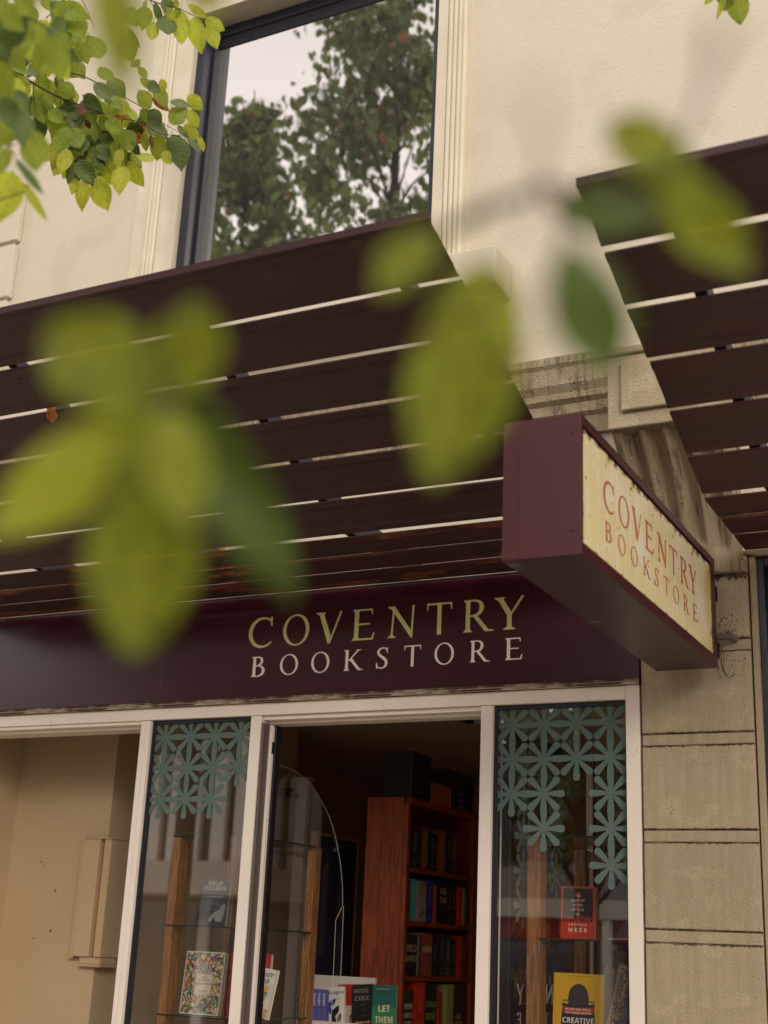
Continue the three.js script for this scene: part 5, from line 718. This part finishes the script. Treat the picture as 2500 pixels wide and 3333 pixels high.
// ---------------------------------------------------------------- across the road, as mirrored in the panes
function streetTree(label, x, z, H, base, prof, clumps, per, sd) {
  seed = sd; const t = thing('street_tree', label, 'tree', [x, 0, z]);
  mesh('trunk', taper([V(0, -0.1, 0), V(0.05, H * 0.3, 0), V(-0.05, H * 0.65, 0.05), V(0, H * 0.95, 0)], 0.17, 0.02, 24, 9), M.bark, t);
  const R = (y) => { for (let i = 1; i < prof.length; i++) if (y <= prof[i][0]) { const [a, b] = prof[i - 1], [c, d] = prof[i]; return b + (d - b) * (y - a) / (c - a); } return 0; };
  const limbs = [], P0 = [];
  for (let k = 0; k < clumps; k++) { const y = base + (H - base) * Math.pow(rnd(), 0.92), a = rr(0, 6.28), r = R(y) * Math.pow(rr(0.05, 1), 0.55); const c = V(Math.cos(a) * r, y, Math.sin(a) * r); P0.push(c); if (k % 2 === 0) limbs.push(taper([V(0, Math.max(base * 0.7, y - r * 0.8 - 0.3), 0), V(c.x * 0.5, y - r * 0.3, c.z * 0.5), c], 0.03, 0.005, 8, 5)); }
  mesh('limb', limbs, M.bark, t);
  const lg = new THREE.BufferGeometry(); lg.setAttribute('position', new THREE.Float32BufferAttribute([0, 0, 0, -0.34, 0.3, 0.06, 0, 0.45, 0, 0.34, 0.3, 0.06, -0.3, 0.65, 0.02, 0.3, 0.65, 0.02, 0, 1, -0.1], 3)); lg.setIndex([0, 2, 1, 0, 3, 2, 1, 2, 4, 2, 3, 5, 2, 6, 4, 2, 5, 6]); lg.computeVertexNormals();
  lg.setAttribute('uv', new THREE.Float32BufferAttribute(new Float32Array(14), 2));
  const im = new THREE.InstancedMesh(lg, new THREE.MeshPhysicalMaterial({ color: 0xffffff, transmission: 0.4, thickness: 0, roughness: 0.8, ior: 1.4, side: THREE.DoubleSide }), clumps * per);
  const mm = new THREE.Matrix4(), qq = new THREE.Quaternion(), ee = new THREE.Euler(), cc = new THREE.Color(); let n = 0;
  for (const c of P0) { const tone = rr(0.6, 1.25), br = rnd() < 0.06, sp = rr(0.22, 0.46); for (let k = 0; k < per; k++) { ee.set(rr(2.2, 4.0), rr(0, 6.28), rr(-0.6, 0.6)); const s = rr(0.12, 0.21); const g = () => (rnd() + rnd() + rnd() - 1.5) * 1.2; mm.compose(V(c.x + g() * sp, c.y + g() * sp * 0.9, c.z + g() * sp), qq.setFromEuler(ee), V(s, s, s)); im.setMatrixAt(n, mm); const o = rnd(); if (br && o < 0.3 || o < 0.012) cc.setRGB(0.26, 0.12, 0.03); else cc.setRGB(0.15 * tone, 0.20 * tone, 0.04 * tone); im.setColorAt(n++, cc); } }
  im.name = 'crown'; im.castShadow = im.receiveShadow = true; im.userData.kind = 'stuff'; t.add(im); return t;
}
streetTree('spire topped green tree mirrored in the left half of the upper window', -10.3, 9.4, 13.9, 4.3, [[4, 1.2], [6, 2.1], [9, 1.9], [10.8, 1.5], [12, 1.1], [12.8, 0.75], [13.5, 0.22], [14, 0]], 135, 80, 11);
streetTree('taller open crowned tree mirrored in the right half of the upper window', -7.85, 9.6, 19.5, 4.6, [[4, 1.2], [6, 2.0], [10, 1.9], [12.5, 1.35], [14, 1.5], [16, 1.55], [18, 1.1], [19.6, 0]], 170, 80, 22);
streetTree('low spreading tree mirrored darkly in the top of the right hand shop window', -4.9, 9.3, 9.5, 2.9, [[2.5, 1.2], [4, 1.7], [6, 1.8], [8, 1.3], [9.6, 0]], 130, 90, 33);

function facade(label, x0, x1, z, h, wallM, build) { const b = thing('shop_building', label, 'building', [0, 0, z]); mesh('wall', bx(x0, x1, 0, h, 0, 5), wallM, b); build(b); return b; }
const pale = std({ map: tex(512, (i) => mix(hexc(0xf2ebe0), hexc(0xe2dace), N.a[i]), 2), roughness: 0.8 }), redM = std({ color: new THREE.Color(0x9a2a1e), roughness: 0.6 }), darkG = std({ color: new THREE.Color(0x1a1c20), roughness: 0.1 }), greyW = std({ color: new THREE.Color(0x8a847c), roughness: 0.8 });
facade('pale ribbed building across the road, mirrored in the left hand window', -21, -10.6, 13.6, 5.6, std({ color: new THREE.Color(0x4a4642), roughness: 0.8 }), (b) => {
  for (let k = 0; k < 24; k++) mesh('rib', bx(-20.8 + k * 0.43, -20.6 + k * 0.43 + (k % 3) * 0.06, 2.9, 5.3, -0.14, -0.002, 0.01), pale, b);
  mesh('cornice', bx(-21.1, -10.5, 5.35, 5.7, -0.3, -0.001, 0.02), pale, b); mesh('awning_fascia', bx(-21, -10.6, 2.33, 2.83, -1.1, -0.003, 0.02), M.white2, b);
  for (let k = 0; k < 5; k++) mesh('shop_window', bx(-20.7 + k * 2.05, -19 + k * 2.05, 0.5, 2.25, -0.02, -0.001), darkG, b); for (let k = 0; k < 5; k++) mesh('column', bx(-20.95 + k * 2.05, -20.75 + k * 2.05, 0, 2.33, -0.1, -0.0015, 0.01), pale, b);
});
facade('white signboard shop with a red band across the road, mirrored in the right window', -10.5, -1.5, 13.8, 4.6, greyW, (b) => {
  mesh('signboard', bx(-10.4, -1.6, 2.18, 2.43, -0.5, -0.002, 0.01), M.white2, b); mesh('red_band', bx(-10.4, -1.6, 1.9, 2.175, -0.3, -0.003, 0.01), redM, b);
  for (let k = 0; k < 4; k++) mesh('shop_window', bx(-10.2 + k * 2.2, -8.5 + k * 2.2, 0.4, 1.85, -0.02, -0.001), darkG, b); for (let k = 0; k < 4; k++) mesh('upper_window', bx(-10 + k * 2.2, -8.8 + k * 2.2, 3.0, 4.2, -0.02, -0.001), darkG, b);
  for (let k = 0; k < 5; k++) mesh('post', bx(-10.4 + k * 2.2, -10.28 + k * 2.2, 0, 2.175, -0.48, -0.36, 0.01), pale, b);
});
facade('plain grey shop terrace further right across the road', -1.4, 14, 13.7, 4.2, greyW, (b) => { mesh('signboard', bx(-1.3, 13.9, 2.6, 3.1, -0.4, -0.002, 0.01), pale, b); for (let k = 0; k < 5; k++) mesh('shop_window', bx(-1 + k * 3, 1.4 + k * 3, 0.4, 2.4, -0.02, -0.001), darkG, b); });
tag(mesh('overhead_cable', [tube([V(-20, 5.2, 10.6), V(-13, 4.55, 10.6), V(-8, 4.5, 10.6), V(4, 5.3, 10.6)], 0.025, 30, 6)], M.black), 'dark sagging cable along the far pavement, mirrored in the left hand window', 'cable');

renderer.render(scene, camera);
